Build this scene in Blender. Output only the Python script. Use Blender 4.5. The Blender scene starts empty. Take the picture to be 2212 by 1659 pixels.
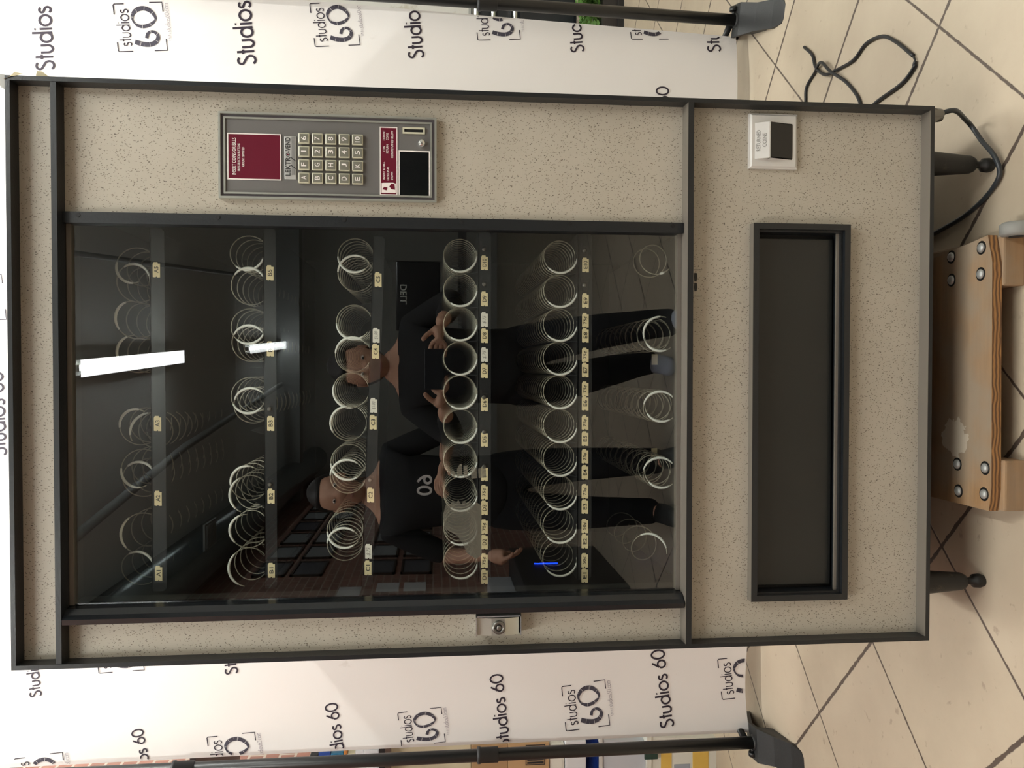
import bpy, bmesh, math, random
from mathutils import Vector, Matrix
random.seed(7)
SC = bpy.context.scene
COL = SC.collection
PI = math.pi

# ------------------------------------------------------------------ camera
cam_d = bpy.data.cameras.new('camera'); cam = bpy.data.objects.new('camera', cam_d); COL.objects.link(cam)
cam_d.sensor_width = 36.0; cam_d.lens = 36.0*1750/2212; cam_d.clip_start = .003; cam_d.clip_end = 60
r = Vector((0.99981138, 0.01939955, -0.00093391)); u = Vector((-0.00092353, 0.09551777, 0.9954273)); f = Vector((-0.01940005, 0.99523867, -0.09551767))
cam.matrix_world = Matrix((( -u.x, r.x, -f.x, 0.0115252), (-u.y, r.y, -f.y, -1.3914979), (-u.z, r.z, -f.z, 0.8998584), (0,0,0,1)))   # the phone was held sideways
SC.camera = cam

# ------------------------------------------------------------------ world, lights, exposure
SC.view_settings.view_transform = 'Standard'; SC.view_settings.look = 'None'
SC.view_settings.gamma = 1; SC.view_settings.use_curve_mapping = False
SC.view_settings.exposure = 0.46
SC.cycles.use_denoising = True
SC.cycles.max_bounces = 8; SC.cycles.transparent_max_bounces = 16
SC.cycles.sample_clamp_indirect = 6
w = bpy.data.worlds.new('world'); SC.world = w; w.use_nodes = True
w.node_tree.nodes['Background'].inputs[0].default_value = (.95, .97, 1, 1)
w.node_tree.nodes['Background'].inputs[1].default_value = .25

FLOOR = -.14; CEIL = 3.0
def area(name, loc, sx, sy, power, col, rot=(0,0,0)):
    d = bpy.data.lights.new(name, 'AREA'); d.shape = 'RECTANGLE'; d.size = sx; d.size_y = sy; d.energy = power; d.color = col
    o = bpy.data.objects.new(name, d); COL.objects.link(o); o.location = loc; o.rotation_euler = rot
    return o
# (x, y, yaw, length, power) of every ceiling tube fitting
FITTINGS = [(.055, -4.25, .05, 1.9, 4), (.3, -9.2, .05, 3.4, 4), (-.95, -1.3, 0, 1.9, 20), (1.15, -1.3, 0, 1.9, 20),  # last two here are unseen, added to light machine and floor
            (-.75, .72, PI/2, 1.5, 14), (.85, .78, PI/2, 1.5, 18), (2.0, 2.9, 0, 1.5, 12), (-1.0, 2.9, 0, 1.5, 6)]
WARM = (1, .995, .96)
for i, (x, y, a, L, p) in enumerate(FITTINGS):
    area('tube_light', (x, y, CEIL-.125), .10, L, p, WARM, (0, 0, a))

# ------------------------------------------------------------------ materials
def srgb(c):
    return tuple(((v/255)/12.92 if v/255 <= .04045 else (((v/255)+.055)/1.055)**2.4) for v in c) + (1,)
def mat(name, col, rough=.5, metal=0, spec=.5, bump=None, emit=None, alpha=None, trans=0):
    m = bpy.data.materials.new(name); m.use_nodes = True; nt = m.node_tree; b = nt.nodes['Principled BSDF']
    b.inputs['Base Color'].default_value = srgb(col); b.inputs['Roughness'].default_value = rough
    b.inputs['Metallic'].default_value = metal; b.inputs['Specular IOR Level'].default_value = spec
    if emit: b.inputs['Emission Color'].default_value = srgb(emit[0]); b.inputs['Emission Strength'].default_value = emit[1]
    if alpha is not None: b.inputs['Alpha'].default_value = alpha
    if trans: b.inputs['Transmission Weight'].default_value = trans
    tc = nt.nodes.new('ShaderNodeTexCoord'); n = nt.nodes.new('ShaderNodeTexNoise'); n.inputs['Scale'].default_value = bump[0] if bump else 60
    n.inputs['Detail'].default_value = 4
    nt.links.new(tc.outputs['Object'], n.inputs['Vector'])
    bp = nt.nodes.new('ShaderNodeBump'); bp.inputs['Strength'].default_value = bump[1] if bump else .05; bp.inputs['Distance'].default_value = .002
    nt.links.new(n.outputs['Fac'], bp.inputs['Height']); nt.links.new(bp.outputs['Normal'], b.inputs['Normal'])
    return m
def nd(nt, t, **k):
    n = nt.nodes.new(t)
    for a, v in k.items():
        if a.startswith('i'): n.inputs[int(a[1:])].default_value = v
        else: setattr(n, a, v)
    return n
def math_(nt, op, a, b=None, c=None):
    n = nt.nodes.new('ShaderNodeMath'); n.operation = op
    for i, v in enumerate((a, b, c)):
        if v is None: continue
        if hasattr(v, 'is_output') or hasattr(v, 'links'): nt.links.new(v, n.inputs[i])
        else: n.inputs[i].default_value = v
    return n.outputs[0]
def mixc(nt, fac, a, b, blend='MIX'):
    n = nt.nodes.new('ShaderNodeMix'); n.data_type = 'RGBA'; n.blend_type = blend
    for s, v in ((0, fac), (6, a), (7, b)):
        if hasattr(v, 'links'): nt.links.new(v, n.inputs[s])
        else: n.inputs[s].default_value = v
    return n.outputs[2]

def laminate():
    m = mat('speckled_laminate', (178, 170, 156), .42, spec=.4); nt = m.node_tree; b = nt.nodes['Principled BSDF']
    tc = nd(nt, 'ShaderNodeTexCoord')
    big = nd(nt, 'ShaderNodeTexNoise', i2=9.0, i3=5.0); nt.links.new(tc.outputs['Object'], big.inputs['Vector'])
    wob = nd(nt, 'ShaderNodeTexNoise', i2=160.0); nt.links.new(tc.outputs['Object'], wob.inputs['Vector'])
    add = nd(nt, 'ShaderNodeMix', data_type='VECTOR'); add.inputs[0].default_value = .006
    nt.links.new(tc.outputs['Object'], add.inputs[4]); nt.links.new(wob.outputs['Color'], add.inputs[5])
    c = mixc(nt, math_(nt, 'MULTIPLY', big.outputs['Fac'], .55), srgb((188, 181, 167)), srgb((152, 145, 130)))
    for sc, thr, dark, dens in ((300, .19, (92, 82, 74), .6), (420, .24, (110, 98, 86), .6), (230, .12, (56, 50, 48), .4)):
        mp = nd(nt, 'ShaderNodeMapping'); nt.links.new(add.outputs[1], mp.inputs[0])
        mp.inputs['Rotation'].default_value = (0, .7 if sc == 300 else -.5, 0); mp.inputs['Scale'].default_value = (1, 1, .45)
        v = nd(nt, 'ShaderNodeTexVoronoi'); v.inputs['Scale'].default_value = sc; nt.links.new(mp.outputs[0], v.inputs['Vector'])
        hit = math_(nt, 'LESS_THAN', v.outputs['Distance'], thr)
        sp = nd(nt, 'ShaderNodeSeparateColor'); nt.links.new(v.outputs['Color'], sp.inputs[0])
        pick = math_(nt, 'LESS_THAN', sp.outputs[0], dens)
        c = mixc(nt, math_(nt, 'MULTIPLY', math_(nt, 'MULTIPLY', hit, pick), .92), c, srgb(dark))
    nt.links.new(c, b.inputs['Base Color'])
    return m
def floor_mat():
    m = mat('cream_stone_tile', (205, 190, 168), .38, spec=.4); nt = m.node_tree; b = nt.nodes['Principled BSDF']
    tc = nd(nt, 'ShaderNodeTexCoord')
    t = math.radians(47.5)
    mp = nd(nt, 'ShaderNodeSeparateXYZ'); nt.links.new(tc.outputs['Object'], mp.inputs[0])
    X, Y = mp.outputs[0], mp.outputs[1]
    ser = nd(nt, 'ShaderNodeTexNoise', i2=70.0, i3=3.0); nt.links.new(tc.outputs['Object'], ser.inputs['Vector'])
    wid = nd(nt, 'ShaderNodeTexNoise', i2=3.0); nt.links.new(tc.outputs['Object'], wid.inputs['Vector'])
    a1 = math_(nt, 'ADD', math_(nt, 'MULTIPLY', X, -math.sin(t)), math_(nt, 'MULTIPLY', Y, math.cos(t)))
    a2 = math_(nt, 'ADD', math_(nt, 'MULTIPLY', X, math.cos(t)), math_(nt, 'MULTIPLY', Y, math.sin(t)))
    lines = []
    ids = []
    for a, off, s, wd in ((a1, -.391, .386, .0026), (a2, -.480, .3725, .0042)):
        q = math_(nt, 'DIVIDE', math_(nt, 'SUBTRACT', a, off), s)
        fr = math_(nt, 'ABSOLUTE', math_(nt, 'SUBTRACT', math_(nt, 'FRACT', math_(nt, 'ADD', q, 20.5)), .5))
        d = math_(nt, 'MULTIPLY', fr, s)
        lim = math_(nt, 'MULTIPLY', math_(nt, 'MULTIPLY_ADD', ser.outputs['Fac'], 1.6, .2), wd)
        ms = nt.nodes.new('ShaderNodeMapRange'); nt.links.new(math_(nt, 'SUBTRACT', d, lim), ms.inputs[0])
        ms.inputs[1].default_value = -.0006; ms.inputs[2].default_value = .0008; ms.inputs[3].default_value = 1; ms.inputs[4].default_value = 0
        lines.append(ms.outputs[0]); ids.append(math_(nt, 'FLOOR', math_(nt, 'ADD', q, 20)))
    g = math_(nt, 'MAXIMUM', lines[0], lines[1])
    cv = nt.nodes.new('ShaderNodeCombineXYZ'); nt.links.new(ids[0], cv.inputs[0]); nt.links.new(ids[1], cv.inputs[1])
    wn = nt.nodes.new('ShaderNodeTexWhiteNoise'); nt.links.new(cv.outputs[0], wn.inputs[0])
    n1 = nd(nt, 'ShaderNodeTexNoise', i2=5.0, i3=6.0, i4=.62); nt.links.new(tc.outputs['Object'], n1.inputs['Vector'])
    n2 = nd(nt, 'ShaderNodeTexNoise', i2=38.0, i3=4.0); nt.links.new(tc.outputs['Object'], n2.inputs['Vector'])
    c = mixc(nt, n1.outputs['Fac'], srgb((200, 187, 164)), srgb((162, 147, 128)))
    c = mixc(nt, math_(nt, 'MULTIPLY', wn.outputs[0], .3), c, srgb((188, 172, 154)))
    pit = nt.nodes.new('ShaderNodeMapRange'); nt.links.new(n2.outputs['Fac'], pit.inputs[0]); pit.inputs[1].default_value = .66; pit.inputs[2].default_value = .74
    c = mixc(nt, math_(nt, 'MULTIPLY', pit.outputs[0], .55), c, srgb((140, 120, 104)))
    c = mixc(nt, g, c, srgb((84, 72, 64)))
    nt.links.new(c, b.inputs['Base Color'])
    bp = nd(nt, 'ShaderNodeBump'); bp.inputs['Strength'].default_value = .5; bp.inputs['Distance'].default_value = .002; bp.invert = True
    nt.links.new(g, bp.inputs['Height']); nt.links.new(bp.outputs[0], b.inputs['Normal'])
    return m
def brick_mat():
    m = mat('red_brick', (150, 90, 74), .8); nt = m.node_tree; b = nt.nodes['Principled BSDF']
    tc = nd(nt, 'ShaderNodeTexCoord'); mp = nd(nt, 'ShaderNodeMapping'); mp.inputs['Rotation'].default_value = (PI/2, 0, PI/2)
    sp = nd(nt, 'ShaderNodeSeparateXYZ'); cb = nd(nt, 'ShaderNodeCombineXYZ'); nt.links.new(tc.outputs['Object'], sp.inputs[0])
    nt.links.new(sp.outputs[1], cb.inputs[0]); nt.links.new(sp.outputs[2], cb.inputs[1])
    br = nd(nt, 'ShaderNodeTexBrick'); nt.links.new(cb.outputs[0], br.inputs['Vector'])
    br.inputs['Color1'].default_value = srgb((166, 116, 102)); br.inputs['Color2'].default_value = srgb((138, 98, 86)); br.inputs['Mortar'].default_value = srgb((188, 172, 160))
    br.inputs['Scale'].default_value = 1; br.inputs['Mortar Size'].default_value = .006; br.inputs['Brick Width'].default_value = .21; br.inputs['Row Height'].default_value = .07
    nt.links.new(br.outputs['Color'], b.inputs['Base Color'])
    return m
def wood_mat():
    m = mat('weathered_plywood', (150, 112, 76), .75); nt = m.node_tree; b = nt.nodes['Principled BSDF']
    tc = nd(nt, 'ShaderNodeTexCoord'); mp = nd(nt, 'ShaderNodeMapping'); mp.inputs['Scale'].default_value = (3, 34, 34); nt.links.new(tc.outputs['Object'], mp.inputs[0])
    n = nd(nt, 'ShaderNodeTexNoise', i2=2.0, i3=8.0, i4=.65); nt.links.new(mp.outputs[0], n.inputs['Vector'])
    n2 = nd(nt, 'ShaderNodeTexNoise', i2=7.0, i3=5.0); nt.links.new(tc.outputs['Object'], n2.inputs['Vector'])
    c = mixc(nt, n.outputs['Fac'], srgb((190, 148, 102)), srgb((110, 86, 62)))
    mr = nt.nodes.new('ShaderNodeMapRange'); nt.links.new(n2.outputs['Fac'], mr.inputs[0]); mr.inputs[1].default_value = .36; mr.inputs[2].default_value = .60
    c = mixc(nt, math_(nt, 'MULTIPLY', mr.outputs[0], .85), c, srgb((150, 136, 118)))
    # one dried splash of pale paint near the left end
    sx = nd(nt, 'ShaderNodeVectorMath', operation='DISTANCE'); nt.links.new(tc.outputs['Object'], sx.inputs[0]); sx.inputs[1].default_value = (-.12, .05, -.08)
    blot = nd(nt, 'ShaderNodeTexNoise', i2=55.0, i3=4.0); nt.links.new(tc.outputs['Object'], blot.inputs['Vector'])
    e = math_(nt, 'ADD', sx.outputs['Value'], math_(nt, 'MULTIPLY', blot.outputs['Fac'], .045))
    c = mixc(nt, math_(nt, 'MULTIPLY', math_(nt, 'LESS_THAN', e, .058), .7), c, srgb((200, 190, 172)))
    nt.links.new(c, b.inputs['Base Color'])
    return m
def ply_edge():
    m = mat('plywood_edge', (170, 120, 70), .8); nt = m.node_tree; b = nt.nodes['Principled BSDF']
    tc = nd(nt, 'ShaderNodeTexCoord'); sp = nd(nt, 'ShaderNodeSeparateXYZ'); nt.links.new(tc.outputs['Object'], sp.inputs[0])
    n = nd(nt, 'ShaderNodeTexNoise', i2=25.0); nt.links.new(tc.outputs['Object'], n.inputs['Vector'])
    s = math_(nt, 'SINE', math_(nt, 'ADD', math_(nt, 'MULTIPLY', sp.outputs[2], 900), math_(nt, 'MULTIPLY', n.outputs['Fac'], 12)))
    c = mixc(nt, math_(nt, 'MULTIPLY_ADD', s, .5, .5), srgb((172, 126, 76)), srgb((92, 66, 46)))
    nt.links.new(c, b.inputs['Base Color']); return m
def glass_mat():
    m = bpy.data.materials.new('window_glass'); m.use_nodes = True; nt = m.node_tree; nt.nodes.clear()
    o = nd(nt, 'ShaderNodeOutputMaterial'); mx = nd(nt, 'ShaderNodeMixShader'); tr = nd(nt, 'ShaderNodeBsdfTransparent'); gl = nd(nt, 'ShaderNodeBsdfGlossy')
    tr.inputs[0].default_value = (.93, .95, .93, 1); gl.inputs['Roughness'].default_value = 0; gl.inputs[0].default_value = (.93, .97, 1, 1)
    geo = nd(nt, 'ShaderNodeNewGeometry')
    dt = nd(nt, 'ShaderNodeVectorMath', operation='DOT_PRODUCT'); nt.links.new(geo.outputs['Incoming'], dt.inputs[0]); nt.links.new(geo.outputs['Normal'], dt.inputs[1])
    cs = math_(nt, 'ABSOLUTE', dt.outputs['Value'])
    p5 = math_(nt, 'POWER', math_(nt, 'SUBTRACT', 1.0, cs), 5.0)
    fac = math_(nt, 'MULTIPLY_ADD', p5, .88, .12)      # two air-glass surfaces at four to five per cent each
    nt.links.new(fac, mx.inputs[0]); nt.links.new(tr.outputs[0], mx.inputs[1]); nt.links.new(gl.outputs[0], mx.inputs[2]); nt.links.new(mx.outputs[0], o.inputs[0])
    return m
def clear_mat(name, col=(1,1,1,1)):
    m = bpy.data.materials.new(name); m.use_nodes = True; nt = m.node_tree; nt.nodes.clear()
    o = nd(nt, 'ShaderNodeOutputMaterial'); tr = nd(nt, 'ShaderNodeBsdfTransparent'); tr.inputs[0].default_value = col; nt.links.new(tr.outputs[0], o.inputs[0]); return m
def tape_mat(name, col, op):
    m = bpy.data.materials.new(name); m.use_nodes = True; nt = m.node_tree; nt.nodes.clear()
    o = nd(nt, 'ShaderNodeOutputMaterial'); mx = nd(nt, 'ShaderNodeMixShader'); tr = nd(nt, 'ShaderNodeBsdfTransparent'); df = nd(nt, 'ShaderNodeBsdfDiffuse')
    df.inputs[0].default_value = srgb(col)
    tc = nd(nt, 'ShaderNodeTexCoord'); n = nd(nt, 'ShaderNodeTexNoise', i2=60.0, i3=5.0); nt.links.new(tc.outputs['Object'], n.inputs['Vector'])
    nt.links.new(math_(nt, 'MULTIPLY_ADD', n.outputs['Fac'], .35, op), mx.inputs[0])
    nt.links.new(tr.outputs[0], mx.inputs[1]); nt.links.new(df.outputs[0], mx.inputs[2]); nt.links.new(mx.outputs[0], o.inputs[0]); return m
def cloth_mat():
    m = mat('white_banner_vinyl', (240, 236, 232), .6, spec=.25); nt = m.node_tree; b = nt.nodes['Principled BSDF']
    tc = nd(nt, 'ShaderNodeTexCoord')
    n = nd(nt, 'ShaderNodeTexNoise', i2=2.2, i3=3.0); nt.links.new(tc.outputs['Object'], n.inputs['Vector'])
    sm = nd(nt, 'ShaderNodeTexNoise', i2=14.0, i3=8.0, i4=.7); nt.links.new(tc.outputs['Object'], sm.inputs['Vector'])
    mr = nt.nodes.new('ShaderNodeMapRange'); nt.links.new(sm.outputs['Fac'], mr.inputs[0]); mr.inputs[1].default_value = .66; mr.inputs[2].default_value = .78
    c = mixc(nt, n.outputs['Fac'], srgb((244, 240, 238)), srgb((236, 230, 226)))
    c = mixc(nt, math_(nt, 'MULTIPLY', mr.outputs[0], .35), c, srgb((196, 184, 172)))
    nt.links.new(c, b.inputs['Base Color'])
    b.inputs['Subsurface Weight'].default_value = 0
    return m
def worn_black():
    m = mat('worn_black_paint', (30, 30, 29), .5); nt = m.node_tree; b = nt.nodes['Principled BSDF']
    tc = nd(nt, 'ShaderNodeTexCoord'); n = nd(nt, 'ShaderNodeTexNoise', i2=38.0, i3=6.0, i4=.7); nt.links.new(tc.outputs['Object'], n.inputs['Vector'])
    mr = nt.nodes.new('ShaderNodeMapRange'); nt.links.new(n.outputs['Fac'], mr.inputs[0]); mr.inputs[1].default_value = .6; mr.inputs[2].default_value = .7
    c = mixc(nt, math_(nt, 'MULTIPLY', mr.outputs[0], .6), srgb((19, 19, 18)), srgb((84, 76, 64)))
    nt.links.new(c, b.inputs['Base Color']); return m
def wall_mat(name, base, dirt):
    m = mat(name, base, .85); nt = m.node_tree; b = nt.nodes['Principled BSDF']
    tc = nd(nt, 'ShaderNodeTexCoord'); n = nd(nt, 'ShaderNodeTexNoise', i2=2.5, i3=9.0, i4=.7); nt.links.new(tc.outputs['Object'], n.inputs['Vector'])
    mr = nt.nodes.new('ShaderNodeMapRange'); nt.links.new(n.outputs['Fac'], mr.inputs[0]); mr.inputs[1].default_value = .55; mr.inputs[2].default_value = .6
    c = mixc(nt, math_(nt, 'MULTIPLY', mr.outputs[0], .8), srgb(base), srgb(dirt)); nt.links.new(c, b.inputs['Base Color']); return m

M = dict(
 lam=laminate(), floor=floor_mat(), brick=brick_mat(), wood=wood_mat(), plyedge=ply_edge(), glass=glass_mat(), clear=clear_mat('clear_edge'),
 black=mat('black_frame_paint', (25, 28, 31), .36, spec=.5, bump=(220, .12)), blackgloss=mat('black_glossy_trim', (22, 25, 29), .2),
 rail=mat('rail_sheen_grey', (112, 106, 98), .35), dark=mat('dark_interior_paint', (34, 35, 34), .55), darkside=mat('dark_door_edge', (46, 47, 44), .5),  # rail: black frame paint with the panel's reflection put into its grey
 tray=mat('dark_tray_metal', (52, 54, 56), .25, metal=.5, spec=.6, bump=(14, .3)), trayf=mat('tray_floor_paint', (30, 30, 30), .5),
 coil=mat('galvanised_coil_wire', (150, 147, 132), .4, metal=.4), sleeve=mat('pale_coil_sleeve', (214, 216, 208), .4),
 tag=mat('cream_tag_card', (228, 214, 172), .6), tagw=mat('white_tag_card', (228, 226, 216), .6), ink=mat('black_ink', (34, 32, 34), .6), inkgrey=mat('faded_ink', (130, 128, 124), .6),
 alu=mat('brushed_aluminium', (196, 198, 190), .3, metal=.75), chrome=mat('bright_metal', (218, 220, 218), .15, metal=.9), bolt=mat('zinc_bolt', (176, 178, 176), .45, metal=.5), casterg=mat('grey_caster', (140, 140, 136), .6), steel=mat('dull_steel', (120, 118, 114), .35, metal=.8),
 face=mat('grey_faceplate', (98, 96, 94), .5), groove=mat('bezel_groove', (96, 90, 96), .5), red=mat('maroon_display', (98, 22, 42), .25), white=mat('white_print', (232, 226, 222), .6),
 key=mat('clear_key_cap', (118, 117, 106), .18, spec=.8), keyrim=mat('key_cap_edge', (196, 194, 172), .25), hole=mat('black_void', (8, 8, 9), .6), bill=mat('black_gloss_window', (10, 12, 14), .12),
 silverplate=mat('silver_name_plate', (188, 188, 186), .35, metal=.3), coinp=mat('pale_plastic', (206, 204, 200), .4), coinb=mat('black_flap', (28, 27, 26), .5),
 bin=mat('bin_flap_plastic', (30, 32, 31), .35), worn=worn_black(), rubber=mat('black_rubber', (34, 34, 36), .55), cable=mat('grey_black_cable', (44, 48, 52), .4), cableb=mat('black_cable', (22, 23, 26), .45),
 cloth=cloth_mat(), print=mat('dark_plum_print', (44, 34, 48), .6), strip=mat('film_strip_print', (64, 60, 72), .6), url=mat('pale_print', (150, 138, 146), .6),
 standb=mat('black_stand_tube', (26, 27, 28), .35), foot=mat('black_foot_plastic', (25, 26, 27), .55, bump=(300, .2)),
 masking=mat('masking_tape', (206, 196, 164), .8), duct=tape_mat('grey_tape_residue', (118, 116, 106), .16), ductd=tape_mat('grey_tape', (116, 113, 102), .30),
 wall=wall_mat('white_plaster', (232, 230, 224), (206, 198, 180)), wallg=mat('grey_plaster', (196, 196, 192), .9), ceil=mat('white_ceiling', (236, 238, 238), .9),
 tube=mat('lit_tube', (255, 252, 245), .5, emit=((248, 253, 245), 62)),
 tubedim=mat('lit_tube_dimmer', (255, 252, 247), .5, emit=((248, 253, 245), 34)), fit=mat('white_fitting', (225, 226, 222), .5),
 pipe=mat('painted_pipe', (150, 152, 152), .5), ductm=mat('duct_foil', (120, 128, 130), .25, metal=.8), grille=mat('grille_grey', (140, 146, 146), .5),
 frame=mat('picture_frame', (60, 44, 34), .5), photo=mat('photo_print', (172, 178, 186), .3), photod=mat('dark_photo_print', (92, 92, 104), .3),
 skin=mat('skin', (196, 150, 124), .55), hair=mat('dark_hair', (30, 24, 22), .6), shirt=mat('black_cotton', (20, 20, 22), .85), trousers=mat('black_denim', (24, 25, 30), .85),
 shoeg=mat('pale_grey_shoe', (176, 182, 196), .6), shoeb=mat('black_shoe', (24, 24, 26), .5), eye=mat('eye_white', (225, 222, 216), .3), lip=mat('lips', (150, 92, 84), .5),
 phone=mat('phone_body', (40, 42, 46), .3), desk=mat('dark_desk', (46, 44, 44), .5), screen=mat('dark_screen', (14, 15, 18), .2), led=mat('blue_led_strip', (30, 60, 255), .5, emit=((20, 60, 255), 14)),
 paper=mat('white_paper', (222, 224, 228), .8), leather=mat('black_leather', (34, 38, 44), .35, bump=(40, .2)), fern=mat('fern_leaf', (84, 128, 52), .55), pot=mat('dark_pot', (52, 48, 46), .5),
 card=mat('cardboard', (186, 152, 112), .85), cardd=mat('cardboard_darker', (166, 134, 98), .85), cream=mat('cream_board', (206, 198, 170), .8), blue=mat('blue_cover', (34, 74, 156), .4), teal=mat('teal_cover', (30, 110, 150), .4), orange=mat('orange_cover', (200, 130, 60), .5),  # cardd: darker card of the plain box
 bluebag=mat('blue_plastic_bag', (28, 62, 150), .35), binl=mat('pale_grey_bin', (196, 200, 208), .4), tub=mat('milky_plastic_tub', (226, 226, 216), .3, trans=.0), green=mat('dark_green_latch', (34, 62, 54), .4), yellow=mat('yellow_cloth', (226, 188, 92), .8), greyc=mat('grey_cloth', (160, 166, 178), .8),
)

# ------------------------------------------------------------------ mesh building
class MB:
    def __init__(s): s.v = []; s.f = []; s.m = []; s.sm = []
    def add(s, vs, fs, mi=0, smooth=False):
        o = len(s.v); s.v += [tuple(p) for p in vs]
        for fc in fs: s.f.append([i+o for i in fc]); s.m.append(mi); s.sm.append(smooth)
        return s
    def box(s, x0, x1, y0, y1, z0, z1, mi=0, bev=0):
        if bev:
            bm = bmesh.new(); bmesh.ops.create_cube(bm, size=1)
            for v in bm.verts: v.co = Vector(((x0+x1)/2+v.co.x*(x1-x0), (y0+y1)/2+v.co.y*(y1-y0), (z0+z1)/2+v.co.z*(z1-z0)))
            bmesh.ops.bevel(bm, geom=bm.edges[:], offset=bev, segments=2, affect='EDGES', profile=.6)
            bm.verts.index_update(); s.add([v.co[:] for v in bm.verts], [[v.index for v in q.verts] for q in bm.faces], mi); bm.free(); return s
        vs = [(x, y, z) for z in (z0, z1) for y in (y0, y1) for x in (x0, x1)]
        return s.add(vs, [(0,2,3,1), (4,5,7,6), (0,1,5,4), (2,6,7,3), (0,4,6,2), (1,3,7,5)], mi)
    def quad(s, a, b, c, d, mi=0): return s.add([a, b, c, d], [(0,1,2,3)], mi)
    def prism(s, pts, axis, a, b, mi=0, smooth=False):
        # pts: 2D outline; axis 'x','y','z' is the extrusion direction from a to b
        def P(p, t): return {'x': (t, p[0], p[1]), 'y': (p[0], t, p[1]), 'z': (p[0], p[1], t)}[axis]
        n = len(pts); vs = [P(p, a) for p in pts]+[P(p, b) for p in pts]
        fs = [tuple(range(n))[::-1], tuple(range(n, 2*n))]
        s.add(vs, fs, mi)
        return s.add(vs, [(i, (i+1) % n, n+(i+1) % n, n+i) for i in range(n)], mi, smooth)
    def tube(s, path, rad, mi=0, n=8, closed=False, cap=True):
        path = [Vector(p) for p in path]; N = len(path)
        rr = rad if hasattr(rad, '__len__') else [rad]*N
        vs = []; up = None
        for i, p in enumerate(path):
            if closed: t = path[(i+1) % N]-path[i-1]
            else: t = path[min(i+1, N-1)]-path[max(i-1, 0)]
            t.normalize()
            if up is None:
                up = Vector((0, 0, 1)) if abs(t.z) < .9 else Vector((1, 0, 0))
            a = up-t*up.dot(t)
            if a.length < 1e-5: a = t.orthogonal()
            a.normalize(); b = t.cross(a); up = a
            for k in range(n):
                g = 2*PI*k/n; vs.append(p+(a*math.cos(g)+b*math.sin(g))*rr[i])
        fs = []
        for i in range(N if closed else N-1):
            j = (i+1) % N
            for k in range(n): fs.append((i*n+k, i*n+(k+1) % n, j*n+(k+1) % n, j*n+k))
        if cap and not closed: fs += [tuple(range(n))[::-1], tuple(range((N-1)*n, N*n))]
        return s.add(vs, fs, mi, True)
    def lathe(s, prof, c, axis='z', mi=0, n=20):
        # prof: (radius, height) pairs
        vs = []
        for rd, h in prof:
            for k in range(n):
                g = 2*PI*k/n; a, b = rd*math.cos(g), rd*math.sin(g)
                vs.append({'z': (c[0]+a, c[1]+b, c[2]+h), 'y': (c[0]+a, c[1]+h, c[2]+b), 'x': (c[0]+h, c[1]+a, c[2]+b)}[axis])
        N = len(prof); fs = []
        for i in range(N-1):
            for k in range(n): fs.append((i*n+k, i*n+(k+1) % n, (i+1)*n+(k+1) % n, (i+1)*n+k))
        s.add(vs, fs, mi, True); s.add(vs[:n], [tuple(range(n))], mi); return s.add(vs[-n:], [tuple(range(n))], mi)
    def frame(s, x0, x1, z0, z1, y0, y1, t, mi=0, tt=None, tb=None, tr=None, tl=None):
        # rectangular ring in the xz plane (front y0, back y1)
        tt = t if tt is None else tt; tb = t if tb is None else tb; tr = t if tr is None else tr; tl = t if tl is None else tl
        O = [(x0, z0), (x1, z0), (x1, z1), (x0, z1)]; I = [(x0+tl, z0+tb), (x1-tr, z0+tb), (x1-tr, z1-tt), (x0+tl, z1-tt)]
        vs = [(a, y0, b) for a, b in O]+[(a, y0, b) for a, b in I]+[(a, y1, b) for a, b in O]+[(a, y1, b) for a, b in I]
        fs = []
        for i in range(4):
            j = (i+1) % 4
            fs += [(i, j, 4+j, 4+i), (8+j, 8+i, 12+i, 12+j), (j, i, 8+i, 8+j), (4+i, 4+j, 12+j, 12+i)]
        return s.add(vs, fs, mi)
    def mesh(s, me, mtx, mi=0):
        return s.add([mtx @ v.co for v in me.vertices], [tuple(p.vertices) for p in me.polygons], mi)
    def build(s, name, mats, parent=None):
        me = bpy.data.meshes.new(name); me.from_pydata(s.v, [], s.f)
        mats = mats if isinstance(mats, (list, tuple)) else [mats]
        for m in mats: me.materials.append(M[m])
        for p, mi, q in zip(me.polygons, s.m, s.sm): p.material_index = mi; p.use_smooth = q
        me.update()
        o = bpy.data.objects.new(name, me); COL.objects.link(o)
        if parent is not None: o.parent = parent; o.matrix_parent_inverse = parent.matrix_world.inverted() if False else Matrix()
        return o
def bare(name, parent, mats, mb): return mb.build(name, mats, parent)
def thing(name, label, cat, group=None):
    o = bpy.data.objects.new(name, None); COL.objects.link(o); o.empty_display_size = .05
    o['label'] = label; o['category'] = cat
    if group: o['group'] = group
    return o
def tag(o, label, cat, group=None, kind=None):
    o['label'] = label; o['category'] = cat
    if group: o['group'] = group
    if kind: o['kind'] = kind
    return o
def struct(o, label=None):
    o['kind'] = 'structure'
    if label: o['label'] = label
    return o
_TX = {}
def text_mesh(body, bold=0, shear=0):
    k = (body, bold, shear)
    if k not in _TX:
        c = bpy.data.curves.new('t', 'FONT'); c.body = body; c.size = 1; c.align_x = 'CENTER'; c.align_y = 'CENTER'; c.offset = bold; c.shear = shear; c.resolution_u = 4
        o = bpy.data.objects.new('t', c); me = bpy.data.meshes.new_from_object(o); bpy.data.objects.remove(o); bpy.data.curves.remove(c); _TX[k] = me
    return _TX[k]
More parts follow.
